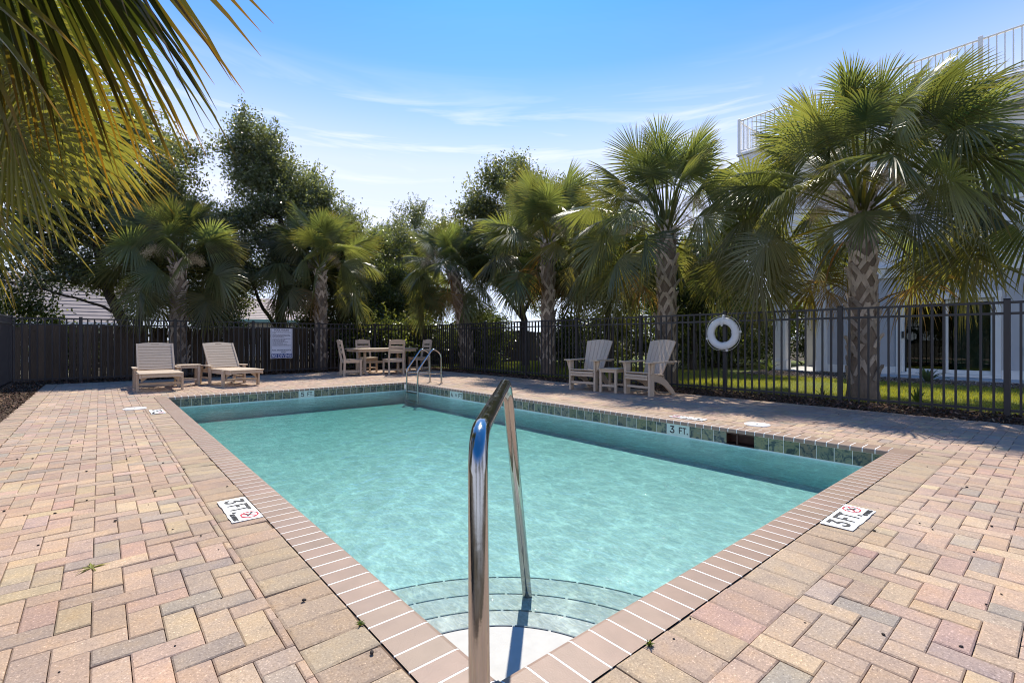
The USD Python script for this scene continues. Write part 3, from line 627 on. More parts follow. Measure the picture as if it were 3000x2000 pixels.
def make_adirondack(label, loc, rz):
    """Front legs on y = 0, the chair runs back to +y."""
    t = thing("adirondack_chair", label, "chair", loc, rz, "adirondack chairs by the right fence")
    for s in (-1, 1):
        x0, x1 = sorted((s * .255, s * .295))
        obj("front_leg", MB().box((x0, -.02, 0), (x1, .11, .575), bev=.006), PL, t)
        obj("armrest", MB().prism([(s * .225, -.07), (s * .375, -.07), (s * .385, .25), (s * .345, .66), (s * .285, .70), (s * .235, .30)], .576, .60, "z"), PL, t)
        b0, b1 = sorted((s * .296, s * .345))
        obj("arm_bracket", MB().prism([(s * .297, .40), (s * .315, .40), (s * .36, .575), (s * .297, .575)], .02, .055, "y") if False else MB().prism([(s * .297, .385), (s * .318, .385), (s * .365, .575), (s * .297, .575)], .015, .055, "y"), PL, t)
        r0, r1 = sorted((s * .205, s * .238)) if False else sorted((s * .215, s * .252))
        obj("rear_leg", sidecut([(.0, .27), (.0, .375), (.10, .39), (.34, .335), (.48, .26), (.66, .095), (.745, 0), (.63, 0), (.55, .075), (.42, .17), (.25, .235)], r0, r1), PL, t)
    obj("front_stretcher", MB().box((-.252, .0, .13), (.252, .025, .175), bev=.004), PL, t)
    for k, (y, z) in enumerate([(-.035, .30), (-.04, .348)]):
        obj("front_slat", MB().box((-.254, y, z - .021), (.254, y + .022, z + .022), bev=.005), PL, t)
    for k in range(6):
        y = -.02 + k * .073; z = .392 + (.012 if k == 0 else -.0) - (y - .05) * .12 * (1 if k > 0 else 0)
        obj("seat_slat", MB().box((-.254, y, z - .012), (.254, y + .064, z + .010), bev=.006), PL, t)
    a = math.radians(26); D = np.array([math.sin(a), math.cos(a)])
    n = 6
    for k in range(n):
        w0, w1 = .068, .098; xc = (k - (n - 1) / 2)
        top = lambda x: .735 - .55 * x * x
        xb0, xb1 = xc * w0 - w0 / 2 + .002, xc * w0 + w0 / 2 - .002; xt0, xt1 = xc * w1 - w1 / 2 + .003, xc * w1 + w1 / 2 - .003
        pts = [(xb0, -.09 + abs(xb0) * .3), (xb1, -.09 + abs(xb1) * .3)] + [(x, top(x)) for x in np.linspace(xt1, xt0, 5)]
        m = trimesh.creation.extrude_polygon(Polygon(pts), .02, engine="earcut"); v = np.array(m.vertices)
        curve = .25 * v[:, 0] ** 2
        P = np.stack([v[:, 0], .40 + D[0] * v[:, 1] - D[1] * (v[:, 2] + curve * 1.2) + .02, .315 + D[1] * v[:, 1] + D[0] * (v[:, 2] + curve * 1.2)], 1)
        tm = trimesh.Trimesh(P, m.faces, process=False); obj("back_slat", (P, m.faces if tm.volume > 0 else m.faces[:, ::-1]), PL, t)
    obj("back_brace", MB().box((-.30, .60, .545), (.30, .635, .575), bev=.005), PL, t)
    obj("seat_brace", MB().box((-.214, .44, .27), (.214, .47, .33), bev=.005), PL, t)
    return t
ad = make_adirondack("tan adirondack chair left of the small table by the right fence", (6.22, 5.14, 0), math.radians(-80))
dup(ad, "tan adirondack chair right of the small table, closest to the life ring", (6.36, 3.98, 0), math.radians(-97))

# ------------------------------------------------------------------ metal fences
SP = 1.8332
def fence(label, p0, p1, nx, group="black aluminium pool fences"):
    p0, p1 = np.array(p0, float), np.array(p1, float); ln = np.linalg.norm(p1 - p0); ang = math.atan2(*(p1 - p0)[::-1])
    t = thing("metal_fence", label, "fence", (*p0, 0), ang, group)
    n = round(ln / SP)
    for k in range(n + 1):
        if k == n and nx: continue
        x = k * SP; po = obj("post", MB().box((x - .032, -.032, -.05), (x + .032, .032, 1.50), bev=.003), "fence_metal", t)
        obj("cap", MB().box((x - .036, -.036, 1.50), (x + .036, .036, 1.515), bev=.006), "fence_metal", po)
    for k in range(n):
        x = k * SP
        for z in (1.465, 1.325, .085): obj("rail", MB().box((x + .033, -.016, z - .016), (x + SP - .033, .016, z + .016)), "fence_metal", t)
        for i in range(1, 15):
            a = x + SP * i / 15; obj("picket", MB().box((a - .0127, -.0127, .03), (a + .0127, .0127, 1.448)), "fence_metal", t)
    return t
fence("black metal picket fence along the right of the deck, before the lawn", (FX, FY - 9 * SP), (FX, FY), False)
fence("black metal picket fence along the back of the deck, in front of the wooden fence", (FX - .07 - 0, FY), (FX - .07 - 6 * SP, FY), False) if False else None
tb = fence("black metal picket fence along the back of the deck, in front of the wooden fence", (FX - 6 * SP, FY), (FX, FY), True)
fence("dark metal picket fence at the far left edge, seen end-on along its length", (FXL, FY - .35 - 3 * SP), (FXL, FY - .35), False)

# wooden privacy fence
rg = np.random.default_rng(5)
t = thing("wooden_fence", "weathered dark plank fence behind the back metal fence", "fence", (0, 15.35, 0))
x = -4.2; planks = []
while x < 21:
    w = .138 + rg.normal(0, .003); gap = max(.002, rg.normal(.006, .006)); h = 1.33 + rg.normal(0, .012) - .04 * math.sin(x * 1.3)
    c = np.ones(3) * (1 + rg.normal(0, .18)); tl = rg.normal(0, .006)
    v = np.array([(x, .0, -.04), (x + w, 0, -.04), (x + w + tl, 0, h - .03), (x + w - .03 + tl, 0, h), (x + .03 + tl, 0, h), (x + tl, 0, h - .03)])
    v2 = v + (0, .018, 0); f = [[0, 1, 2], [0, 2, 5], [2, 3, 4], [2, 4, 5]]; fb = [[6 + a, 6 + c_, 6 + b] for a, b, c_ in f]
    sd = [[i, i + 6, (i + 1) % 6 + 6] for i in range(6)] + [[i, (i + 1) % 6 + 6, (i + 1) % 6] for i in range(6)]
    obj("plank", MB().add(np.vstack([v, v2]), f + fb + [[a, b, c_] for a, b, c_ in sd], c), "fence_wood", t, usecol=True)
    x += w + gap
for z in (.25, 1.05): obj("rail", MB().box((-4.2, .019, z), (21, .057, z + .085)), "fence_wood", t, usecol=True)

# ------------------------------------------------------------------ life ring on its fence post
yr = FY - 9 * SP + 3 * SP - .02
t = thing("life_ring", "white life ring hanging on the right fence post", "life ring", (FX - .12, yr, 1.10), 0)
n1, n2 = 48, 18; a = np.linspace(0, 2 * PI, n1, endpoint=False); b = np.linspace(0, 2 * PI, n2, endpoint=False)
A, B = np.meshgrid(a, b, indexing="ij"); R0, ra, rb = .232, .068, .05
v = np.stack([rb * np.sin(B), (R0 + ra * np.cos(B)) * np.cos(A), (R0 + ra * np.cos(B)) * np.sin(A)], -1).reshape(-1, 3)
i, j = np.meshgrid(np.arange(n1), np.arange(n2), indexing="ij"); i2, j2 = (i + 1) % n1, (j + 1) % n2
f = np.stack([i * n2 + j, i2 * n2 + j, i2 * n2 + j2, i * n2 + j2], -1).reshape(-1, 4)
obj("ring", MB().add(v, f), "ring_foam", t, smooth=True)
for k, an in enumerate((92, 175, -18, -103)):
    th = math.radians(an); uu = np.array([0, math.cos(th), math.sin(th)]); ww = np.array([0, -math.sin(th), math.cos(th)])
    pts = [uu * (R0 + (ra + .006) * math.cos(p)) + np.array([(rb + .006) * math.sin(p), 0, 0]) for p in np.linspace(0, 2 * PI, 19)]
    mb = MB()
    va = [p + ww * .022 for p in pts] + [p - ww * .022 for p in pts]
    mb.add(va, [[q_, q_ + 1, q_ + 20, q_ + 19] for q_ in range(18)])
    bd = obj("band", mb, "ring_foam", t)
    c = uu * (R0 + ra + .022); obj("lug", MB().box(c - .018, c + .018, bev=.006), "ring_foam", bd)
rope_pts = []
for k in range(61):
    th = 2 * PI * k / 60 + math.radians(92); sag = .012 + .02 * abs(math.sin(2 * (th - math.radians(92))))
    rope_pts.append((.0, (R0 + ra + sag) * math.cos(th), (R0 + ra + sag) * math.sin(th)))
obj("grab_rope", MB().tube(rope_pts, .0045, 6), "rope", t, smooth=True)
obj("hook", MB().tube(arc_path([(.085, 0, .34), (-.01, 0, .34), (-.03, 0, .13), (-.07, 0, .13), (-.07, 0, .19)], .03, 5), .008, 8), "lid_plastic", t, smooth=True)

# ------------------------------------------------------------------ pool rules sign
t = thing("pool_rules_sign", "white pool rules sign with blue NO DIVING strip on the back fence", "sign", (3.18, FY - .045, .865), 0)
obj("panel", MB().box((-.30, -.004, -.44), (.30, .004, .44), bev=.002), "sign_white", t)
def bars(x0, x1, z0, z1, name, m, d=.0015): return obj(name, MB().box((x0, -.0045 - d, z0), (x1, -.0046, z1)), m, t)
for x0, x1, z0, z1 in ((-.285, .285, .425, .43), (-.285, .285, -.43, -.425), (-.285, -.28, -.425, .425), (.28, .285, -.425, .425)): bars(x0, x1, z0, z1, "border_line", "sign_ink")
def sign_text(txt, h, x, z, wx, m, y=-.0062, bold=True, name="lettering"):
    tm = meshkit.text_mesh(txt, h, .0012, bold=bold); v = np.array(tm.vertices)
    v[:, 0] = (v[:, 0] - v[:, 0].min()) / np.ptp(v[:, 0]) * wx + x; v[:, 1] += z
    P = np.stack([v[:, 0], y + .0012 - v[:, 2], v[:, 1]], 1); k = trimesh.Trimesh(P, tm.faces, process=False)
    obj(name, (P, tm.faces if k.volume > 0 else tm.faces[:, ::-1]), m, t)
sign_text("POOL RULES", .052, -.20, .365, .40, "sign_ink", name="heading")
bars(-.275, .275, -.42, -.30, "blue_strip", "sign_blue")
sign_text("NO DIVING", .085, -.262, -.402, .524, "sign_white", y=-.0078, name="warning")
sign_text("POOL MAXIMUM DEPTH", .038, -.26, -.215, .52, "sign_ink"); sign_text("FEET", .036, -.01, -.272, .14, "sign_ink")
rs = np.random.default_rng(8); z = .33
for ln_ in (.50, .09, None, .48, .5, .32, None, .49, .36, None, .33, .42, .28, .40, .5):
    if ln_ is None: z -= .012; continue
    x = -.25; end = -.25 + ln_; mb = MB()
    while x < end:                                                        # lines of print too small to read
        w = min(rs.uniform(.02, .055), end - x); mb.box((x, -.0060, z - .014), (x + w, -.0046, z)); x += w + .009
    obj("print_line", mb, "sign_ink", t); z -= .0315

# ------------------------------------------------------------------ sabal palms
def frond(rng, az, el, Lp, R, droop, fold, nseg, col, tip, bend, roll=0.0, phimax=2.05, sx=1.0):
    h = np.array([math.cos(az), math.sin(az), 0]); S0 = np.array([-math.sin(az), math.cos(az), 0]); Z = np.array([0, 0, 1.0])
    mb = MB(); n = 9; p = np.zeros(3); pts = [p]; e = el
    for k in range(n):
        e = el - bend * ((k + .5) / n) ** 1.4; p = p + (h * math.cos(e) + Z * math.sin(e)) * Lp / n; pts.append(p)
    pts = np.array(pts)
    wv = np.linspace(.028, .012, n + 1)[:, None] * S0; T = np.gradient(pts, axis=0); N = np.cross(T, S0); N /= np.linalg.norm(N, axis=1, keepdims=True)
    N = np.where(N[:, 2:3] < 0, -N, N) if abs(el) < 1.4 else N
    v = np.vstack([pts - wv, pts + N * np.linspace(.012, .008, n + 1)[:, None] * -1.2, pts + wv]); m = n + 1; i = np.arange(n)
    f = np.vstack([np.stack([i, i + 1, m + i + 1, m + i], 1), np.stack([m + i, m + i + 1, 2 * m + i + 1, 2 * m + i], 1), np.stack([2 * m + i, 2 * m + i + 1, i + 1, i], 1)])
    mb.add(v, f, np.array(col) * np.array([1.35, 1.2, .9]))
    Lc = .42 * R; q = 10; cs = [pts[-1]]; tans = []; e0 = e
    for k in range(q):
        e = e0 - droop * ((k + .5) / q); d = h * math.cos(e) + Z * math.sin(e); tans.append(d); cs.append(cs[-1] + d * Lc / q)
    cs = np.array(cs); tans.append(tans[-1]); tans = np.array(tans)
    half = nseg // 2; dphi = phimax / half; u_ = np.array([0, .36, .64, .85, 1.0])
    for sgn in (-1, 1):
        for k in range(half):
            tt = (k + .5) / half; ph = tt ** .92 * phimax + rng.normal(0, .012)
            qi = .92 * (1 - tt) ** 1.15 * q; a = min(int(qi), q - 1); P0 = cs[a] + (cs[a + 1] - cs[a]) * (qi - a); T_ = tans[a]
            S = S0 * math.cos(roll) + np.cross(T_, S0) * math.sin(roll); Nn = np.cross(S, T_) * 1.0
            if Nn[2] < 0 and abs(T_[2]) < .95: Nn = -Nn
            side = S * math.cos(fold) * sgn - Nn * math.sin(fold)
            D = math.cos(ph) * T_ + math.sin(ph) * side; Bv = -math.sin(ph) * T_ + math.cos(ph) * side
            Nl = np.cross(D, Bv); l = R * (1 - .20 * tt * tt) * (1 + rng.normal(0, .04)) - qi / q * Lc * .55
            w = max(.010, .36 * l * dphi * .62) * sx; ws = np.array([.004, w, w * .95, w * .5, .0008])
            g = (.14 + .26 * rng.random()) * droop + .04
            C = P0 + D * (l * u_)[:, None]
            dd = np.clip(u_ - .36, 0, 1) ** 2 * 1.5; C = C - Z * (g * l * dd * 1.25)[:, None] - D * (l * .20 * dd * g)[:, None] + Bv * (rng.normal(0, .03) * l * u_ ** 2)[:, None]
            v = np.stack([C - Bv * ws[:, None], C + Nl * (ws * .55)[:, None], C + Bv * ws[:, None]], 1).reshape(-1, 3)
            i = np.arange(4)[:, None] * 3 + np.arange(2); i = i.ravel()
            cc = np.array(col) * (1 + rng.normal(0, .10)); tp = np.array(tip)
            k_ = np.repeat(np.clip((u_ - .55) / .45, 0, 1) ** 1.6 * rng.uniform(.1, .9), 3)[:, None]
            mb.add(v, np.stack([i, i + 1, i + 4, i + 3], 1), cc * (1 - k_) + tp * k_)
    return mb

def shift(mb, off):
    v, f, c = mb.done(); return MB().add(v + np.asarray(off), f, c)

def flower(rng, az, reach, rise, n):
    mb = MB(); h = np.array([math.cos(az), math.sin(az), 0])
    s = np.linspace(0, 1, 9); ax = h * (reach * s)[:, None] + np.array([0, 0, 1.0]) * (rise * (2.1 * s - 1.9 * s ** 2.2))[:, None]
    mb.tube(ax, np.linspace(.012, .004, 9), 5, (.30, .26, .12))
    t = rng.uniform(.35, 1.0, n); k = t * 8; a = np.minimum(k.astype(int), 7); c = ax[a] + (ax[a + 1] - ax[a]) * (k - a)[:, None]
    c = c + rng.normal(0, 1, (n, 3)) * np.array([.085, .085, .10]) * (1.25 - t)[:, None] ** .5 - np.array([0, 0, .06])
    d = rng.normal(0, 1, (n, 3)) + [0, 0, -.5]; d /= np.linalg.norm(d, axis=1, keepdims=True); b = np.cross(d, rng.normal(0, 1, (n, 3))); b /= np.linalg.norm(b, axis=1, keepdims=True)
    ll = rng.uniform(.02, .06, n)[:, None]; v = np.stack([c - b * .0045, c + b * .0045, c + d * ll], 1).reshape(-1, 3)
    col = np.repeat(np.array([.52, .41, .25]) * rng.uniform(.55, 1.25, (n, 1)), 3, 0)
    return mb.add(v, np.arange(3 * n).reshape(-1, 3), col)

GREEN = np.array([.094, .122, .064]); YEL = np.array([.22, .17, .035]); TIP = np.array([.20, .15, .045]); DEAD = np.array([.20, .125, .06])
def palm(label, x, y, bud, r, nf, Lp, R, seed, el_lo=-38, dead=2, flowers=3, leaf_bases=(0.05, 1.0), fronds=None, nseg=46, lean=(0, 0), col=GREEN, yellow=.12, sx=1.0, zbase=-.1):
    rng = np.random.default_rng(seed)
    t = thing("palm_tree", label, "palm tree", (x, y, 0), 0, "sabal palms round the pool")
    zs = np.linspace(zbase, bud - .05, 14); rad = r * (1 + .35 * np.exp(-(zs - zbase) * 3.2)) * (1 - .10 * (zs / bud)); rad[-1] *= .75
    lx = np.array(lean)
    ctr = lambda z: np.array([*(lx * (z / bud) ** 2), z])
    obj("trunk", MB().tube([ctr(z) for z in zs], rad, 20), "palm_trunk", t, smooth=True)
    top = ctr(bud)
    n = int((bud - .1) * (leaf_bases[1] - leaf_bases[0]) / .042); ga = 2.39996
    for k in range(n):
        z = .08 + bud * leaf_bases[0] + k * .042; th = k * ga + rng.normal(0, .12); rr = np.interp(z, zs, rad) * .97; mb = MB()
        if z > bud - .08: break
        hgt = .27 + rng.normal(0, .03); wd = .037 + rng.normal(0, .003); spread = (.115 + rng.normal(0, .015)) / rr; lift = rng.uniform(.008, .085); cutl = rng.uniform(.75, 1.05); skip = rng.integers(-1, 2) if rng.random() < .22 else 0; th += rng.normal(0, .12); z += rng.normal(0, .015)
        c = np.ones(3) * (1 + rng.normal(0, .16)) * (1 if rng.random() > .12 else .55)
        for sg in ((-1, 1) if skip == 0 else (skip,)):                     # the two legs of a split leaf base
            st = []
            for s in np.linspace(0, 1, 5):
                a_ = th + sg * spread * (1 - s) ** 1.1; z_ = z - .04 + hgt * s * cutl; ro = rr + .012 + lift * s ** 2
                w_ = wd * (.8 + .35 * s) * .9; rad_ = np.array([math.cos(a_), math.sin(a_), 0]); tan = np.array([-math.sin(a_), math.cos(a_), 0]) * math.cos(.5) + np.array([0, 0, 1]) * sg * math.sin(.5)
                cc = np.array([0, 0, z_]) + rad_ * ro + np.array([*(lx * (z_ / bud) ** 2), 0])
                st += [cc - tan * w_ - rad_ * .02, cc - tan * w_ + rad_ * .006, cc + tan * w_ + rad_ * .006, cc + tan * w_ - rad_ * .02]
            f = []
            for i in range(4):
                for j in range(4): f.append([i * 4 + j, i * 4 + (j + 1) % 4, i * 4 + 4 + (j + 1) % 4, i * 4 + 4 + j])
            f += [[0, 3, 2, 1], [16, 17, 18, 19]]
            mb.add(st, f, c)
        obj("leaf_base", mb, "leaf_base", t, usecol=True)
    lst = fronds
    if lst is None:
        lst = []
        for k in range(nf):
            s = (k + .5) / nf; el = math.radians(84 - (84 - el_lo) * s ** 1.12) + rng.normal(0, .09); 
            azk = (k * ga + rng.normal(0, .18)) % (2 * PI); toward = abs((azk - math.atan2(CAM[1] - y, CAM[0] - x) + PI) % (2 * PI) - PI)
            if (el < math.radians(0) and toward < .65) or (el < math.radians(-12) and toward > 2.6): continue
            lst.append((azk, el, 1 + rng.normal(0, .05)))
    for az, el, sc, *own in lst:
        age = np.clip((math.radians(85) - el) / math.radians(120), 0, 1)
        cl = col * (1 + rng.normal(0, .22)) * np.array([1 + .25 * age * rng.random(), 1, 1]); yy = yellow * (rng.random() ** 2) * 3 * age; cl = cl * (1 - min(yy, .8)) + YEL * min(yy, .8)
        tipc = TIP
        if own: cl = np.array(own[0]) * (1 + rng.normal(0, .12)); tipc = np.array([.30, .15, .03]); rs_ = own[1] if len(own) > 1 else 1.0
        else: rs_ = 1.0
        sm = np.clip((age - .32) / .5, 0, 1); bend = math.radians(4 + 24 * sm + rng.uniform(-6, 8)); dr = math.radians(14 + 30 * sm + rng.uniform(-10, 20))
        m = frond(rng, az, el, Lp * sc * rng.uniform(.74, 1.05) * (1.0 + .08 * min(1, age * 1.6)), R * sc * rs_ * (.86 + .14 * min(1, age * 2)), dr, math.radians(18 + rng.uniform(-6, 22)), nseg, cl, tipc, bend, rng.normal(0, .75), 1.8 + .4 * min(1, age * 1.5), sx)
        off = top + np.array([math.cos(az), math.sin(az), 0]) * r * .45 + np.array([0, 0, -.42 * age])
        obj("frond", shift(m, off), "near_palm_leaf" if fronds else "palm_leaf", t, usecol=True)
    for k in range(dead):
        az = rng.uniform(0, 2 * PI); m = frond(rng, az, math.radians(-18 + rng.uniform(-25, 5)), Lp * .7, R * .8, math.radians(95), math.radians(50), nseg - 12, DEAD * rng.uniform(.7, 1.3), DEAD * 1.3, math.radians(50), rng.normal(0, .3), 1.7, .7)
        tag(obj("frond", shift(m, top + np.array([math.cos(az), math.sin(az), 0]) * r * .8 + np.array([0, 0, -.45])), "palm_leaf", t, usecol=True), "dead brown frond")
    for k in range(flowers):
        az = rng.uniform(0, 2 * PI); obj("flower_stalk", shift(flower(rng, az, rng.uniform(.8, 1.5), rng.uniform(.2, 1.1), 1200), top + np.array([0, 0, -.15])), "flower", t, usecol=True)
    return t
palm("sabal palm behind the back fence, rising between the two sun loungers", .73, 14.75, 3.15, .19, 62, 1.0, .92, 21, el_lo=-38, dead=1, flowers=2, nseg=50)
palm("sabal palm behind the back fence, just right of the pool rules sign", 4.57, 14.85, 3.4, .175, 58, 1.15, .95, 22, el_lo=-34, dead=2, flowers=3, nseg=50)
palm("short sabal palm in the far fence corner with a skirt of dull fronds", 8.75, 12.6, 3.45, .22, 58, .95, .9, 23, el_lo=-45, dead=3, flowers=2, nseg=50, lean=(-.45, .3))
palm("sabal palm with orange-tinged fronds behind the left adirondack chair, beyond the right fence", 8.72, 8.60, 3.85, .19, 62, 1.1, .98, 24, el_lo=-42, dead=4, flowers=3, yellow=.28, nseg=54)
palm("tall full sabal palm directly behind the two adirondack chairs", 8.75, 4.88, 3.5, .21, 66, 1.35, 1.0, 25, el_lo=-34, dead=1, flowers=5, nseg=56)
palm("large sabal palm standing in front of the grey building's sliding door", 8.85, 1.25, 3.3, .195, 96, 1.5, .94, 26, el_lo=-20, dead=3, flowers=7, nseg=54, yellow=.25)

# foreground palm just outside the frame on the left: its fronds hang into the picture
def dirto(px, py, pz, x0=-2.2, y0=3.1, z0=3.0):
    dx, dy = px - x0, py - y0; return math.atan2(dy, dx), math.atan2(pz - z0, math.hypot(dx, dy))
OL, YL = (.040, .056, .020), (.16, .175, .070)
dg = math.radians
fr = [(dg(-43), dg(14), 1.0, OL), (dg(-52), dg(6), .98, OL), (dg(-47), dg(19), 1.14, OL), (dg(-62), dg(16), 1.08, OL), (dg(-54), dg(34), 1.1, OL),
      (dg(2), dg(3), .78, YL, .85), (dg(14), dg(-6), .78, YL, .85), (dg(26), dg(6), .88, YL, .85), (dg(38), dg(-10), .92, YL, .85), (dg(50), dg(10), .92, YL, .85),
      (dg(-10), dg(18), .7, YL, .8), (dg(20), dg(-20), .76, YL, .75), (dg(45), dg(24), .9, OL, .8), (dg(64), dg(-10), .95, YL, .85), (dg(70), dg(28), 1.0, OL), (dg(33), dg(-24), .82, YL, .8), (dg(10), dg(22), .75, YL, .8), (dg(30), dg(32), .85, OL, .8), (dg(6), dg(-14), .7, YL, .75)]
for k in range(26):
    az = dg(75 + 190 * ((k * .618) % 1)); fr.append((az, dg(80 - 125 * ((k + .5) / 26) ** .9), 1.0))
palm("sabal palm at the far left whose long drooping fronds hang across the top corner", -2.42, 3.0, 3.0, .20, 0, 1.25, 1.2, 31, dead=0, flowers=0, fronds=fr, nseg=60, yellow=.35, sx=1.0)

# ------------------------------------------------------------------ broadleaf trees and shrubs
def leaves(c, d, size, asp, col, rng, up=.5):
    """Rhombic leaves at points c along directions d."""
    n = len(c); d = d / (np.linalg.norm(d, axis=1, keepdims=True) + 1e-9)
    nr = rng.normal(0, 1, (n, 3)) + [0, 0, up]; b = np.cross(d, nr); b /= np.linalg.norm(b, axis=1, keepdims=True) + 1e-9
    l = (size * rng.uniform(.7, 1.25, n))[:, None]; w = l * asp
    v = np.stack([c, c + d * l * .45 + b * w, c + d * l, c + d * l * .5 - b * w], 1).reshape(-1, 3)
    i = np.arange(n)[:, None] * 4; f = np.vstack([i + [0, 1, 2], i + [0, 2, 3]])
    return v, f, np.repeat(col, 4, 0)
def crown(rng, blobs, per, size, asp, base, light, sprig=.35, sig=.26):
    mb = MB(); centers = []
    for (cx, cy, cz), (rx, ry, rz), n in blobs:
        u_ = rng.normal(0, 1, (n, 3)); u_ /= np.linalg.norm(u_, axis=1, keepdims=True); rr = rng.uniform(.25, 1.0, n) ** .5
        p = np.array([cx, cy, cz]) + u_ * rr[:, None] * [rx, ry, rz] * (.86 + .28 * rng.random((n, 1)))
        centers += [(a, b) for a, b in zip(p, u_)]
    for c, out in centers:
        m = int(per * rng.uniform(.5, 1.4)); tone = rng.uniform(.65, 1.3)
        pts = c + rng.normal(0, 1, (m, 3)) * sig * [1, 1, .72]
        col = base * tone * rng.uniform(.7, 1.3, (m, 1)); k = rng.random((m, 1)) < .10; col = np.where(k, light * tone, col)
        mb.add(*leaves(pts, rng.normal(0, 1, (m, 3)) + [0, 0, .1], size, asp, col, rng))
        ns = rng.poisson(sprig * 3)
        for _ in range(ns):                                               # a twig with leaves along it
            d = out * .5 + rng.normal(0, .35, 3) + [0, 0, .75]; d /= np.linalg.norm(d); ln = rng.uniform(.3, .75); mm = int(ln * 42)
            s = rng.uniform(0.15, 1, mm)[:, None]; b0 = c + rng.normal(0, .12, 3)
            pts = b0 + d * ln * s + rng.normal(0, .03, (mm, 3)); colr = (base * (1 - s * .4) + light * s * .4) * tone * rng.uniform(.75, 1.25, (mm, 1))
            mb.add(*leaves(pts, d + rng.normal(0, .7, (mm, 3)), size * .9, asp, colr, rng))
            w = np.cross(d, [0, 0, 1.0]); w = w / (np.linalg.norm(w) + 1e-9) * .005
            mb.add([b0 - w, b0 + w, b0 + d * ln], [[0, 1, 2]], np.array([.05, .04, .03]))
    return mb, [c for c, _ in centers]
def limbs(paths, centers, rng, every=2):
    mb = MB(); nodes = []
    for pts, r0, r1 in paths:
        P = np.array(pts, float); t_ = np.linspace(0, len(P) - 1, len(P) * 4 - 3); k = np.minimum(t_.astype(int), len(P) - 2)
        # Catmull-like smoothing
        Q = np.stack([np.interp(t_, np.arange(len(P)), P[:, i]) for i in range(3)], 1); Q[1:-1] = (Q[:-2] + 2 * Q[1:-1] + Q[2:]) / 4; Q[1:-1] += rng.normal(0, .02, Q[1:-1].shape)
        mb.tube(Q, np.linspace(r0, r1, len(Q)), 9); nodes += list(zip(Q[2:], np.linspace(r0, r1, len(Q))[2:]))
    nd = np.array([q_[0] for q_ in nodes])
    for c in centers[::every]:
        dist = np.linalg.norm(nd - c, axis=1) + .8 * np.maximum(0, nd[:, 2] - c[2]); i = int(dist.argmin()); a = nd[i]
        mid = (a + c) / 2 + rng.normal(0, .18, 3) * min(1, dist[i]) + [0, 0, -.08]
        s = np.linspace(0, 1, 6)[:, None]; Q = (1 - s) ** 2 * a + 2 * s * (1 - s) * mid + s * s * c
        mb.tube(Q, np.linspace(min(.045, nodes[i][1] * .6), .008, 6), 5)
    return mb
def tree(label, loc, paths, blobs, per, seed, size=.092, asp=.27, base=(.10, .118, .064), light=(.19, .205, .10), name="oak_tree", cat="tree", group="trees beyond the fences", sprig=.55, sig=.23):
    rng = np.random.default_rng(seed); t = thing(name, label, cat, loc, 0, group)
    cr, ce = crown(rng, blobs, per, size, asp, np.array(base), np.array(light), sprig, sig)
    obj("trunk", limbs(paths, ce, rng), "bark", t, smooth=True)
    obj("crown", cr, "oak_leaf", t, usecol=True)
    return t
tree("tall dark oak behind the left lounger, its leaning forked trunk beyond the wooden fence", (-.2, 16.4, 0),
     [([(0, 0, -.1), (-.12, .0, 1.2), (-.45, -.05, 2.2), (-.75, 0, 3.3), (-.7, .1, 4.6), (-.5, .2, 6.0)], .17, .05), ([(.16, .1, -.1), (.15, .1, 1.4), (.3, .1, 2.8), (.5, .2, 4.2), (.8, .2, 6.0)], .12, .04), ([(-.5, 0, 2.3), (-1.4, -.3, 3.2), (-2.4, -.4, 4.0)], .07, .03), ([(.1, .1, 1.5), (-.9, -.3, 2.0), (-2.0, -.6, 2.3)], .045, .02)],
     [((.1, .1, 5.9), (1.6, 1.4, 1.9), 90), ((-1.5, .1, 5.2), (1.6, 1.3, 1.8), 80), ((1.0, .2, 4.3), (1.3, 1.1, 1.5), 56), ((-.6, -.1, 3.4), (2.0, 1.0, 1.1), 60), ((-2.3, -.5, 2.6), (1.3, .6, .6), 18)], 270, 41)
tree("tall oak with uneven spiky crown behind the pool rules sign", (3.75, 16.6, 0),
     [([(0, 0, -.1), (.02, 0, 1.2), (.1, 0, 2.4), (.2, .1, 4.0), (.0, .1, 5.6), (-.2, .1, 7.2)], .19, .04), ([(.1, 0, 2.2), (.7, -.1, 2.9), (1.6, -.1, 3.4), (2.1, 0, 3.9)], .09, .03), ([(0, 0, 1.3), (-.6, .1, 2.3), (-1.0, .1, 3.6)], .07, .03), ([(.15, 0, 3.0), (.9, .2, 4.4), (1.3, .2, 5.6)], .07, .03)],
     [((-.75, .1, 7.0), (.80, .8, 1.35), 52), ((.65, .1, 6.1), (1.2, 1.0, 1.1), 60), ((.1, .1, 4.9), (1.9, 1.3, 1.1), 84), ((2.1, .1, 5.0), (.9, .7, 1.0), 36), ((2.6, .2, 3.6), (1.0, .8, 1.0), 34), ((-.3, 0, 3.5), (2.0, 1.1, .9), 52), ((1.8, .3, 2.8), (1.3, .8, .8), 24)], 270, 42, sprig=.6)
tree("small distant oak seen between the palms in the middle of the back fence", (10.9, 20.5, 0),
     [([(0, 0, -.1), (0, 0, 2), (.1, 0, 4), (.1, 0, 6.0)], .14, .03)], [((.2, 0, 6.3), (.8, .8, 1.6), 36), ((-1.1, .2, 5.4), (.8, .7, 1.2), 24), ((0, 0, 4.0), (1.9, 1.1, 1.6), 70), ((-.6, 0, 2.2), (2.2, 1.1, 1.2), 50)], 240, 43, sprig=.7)
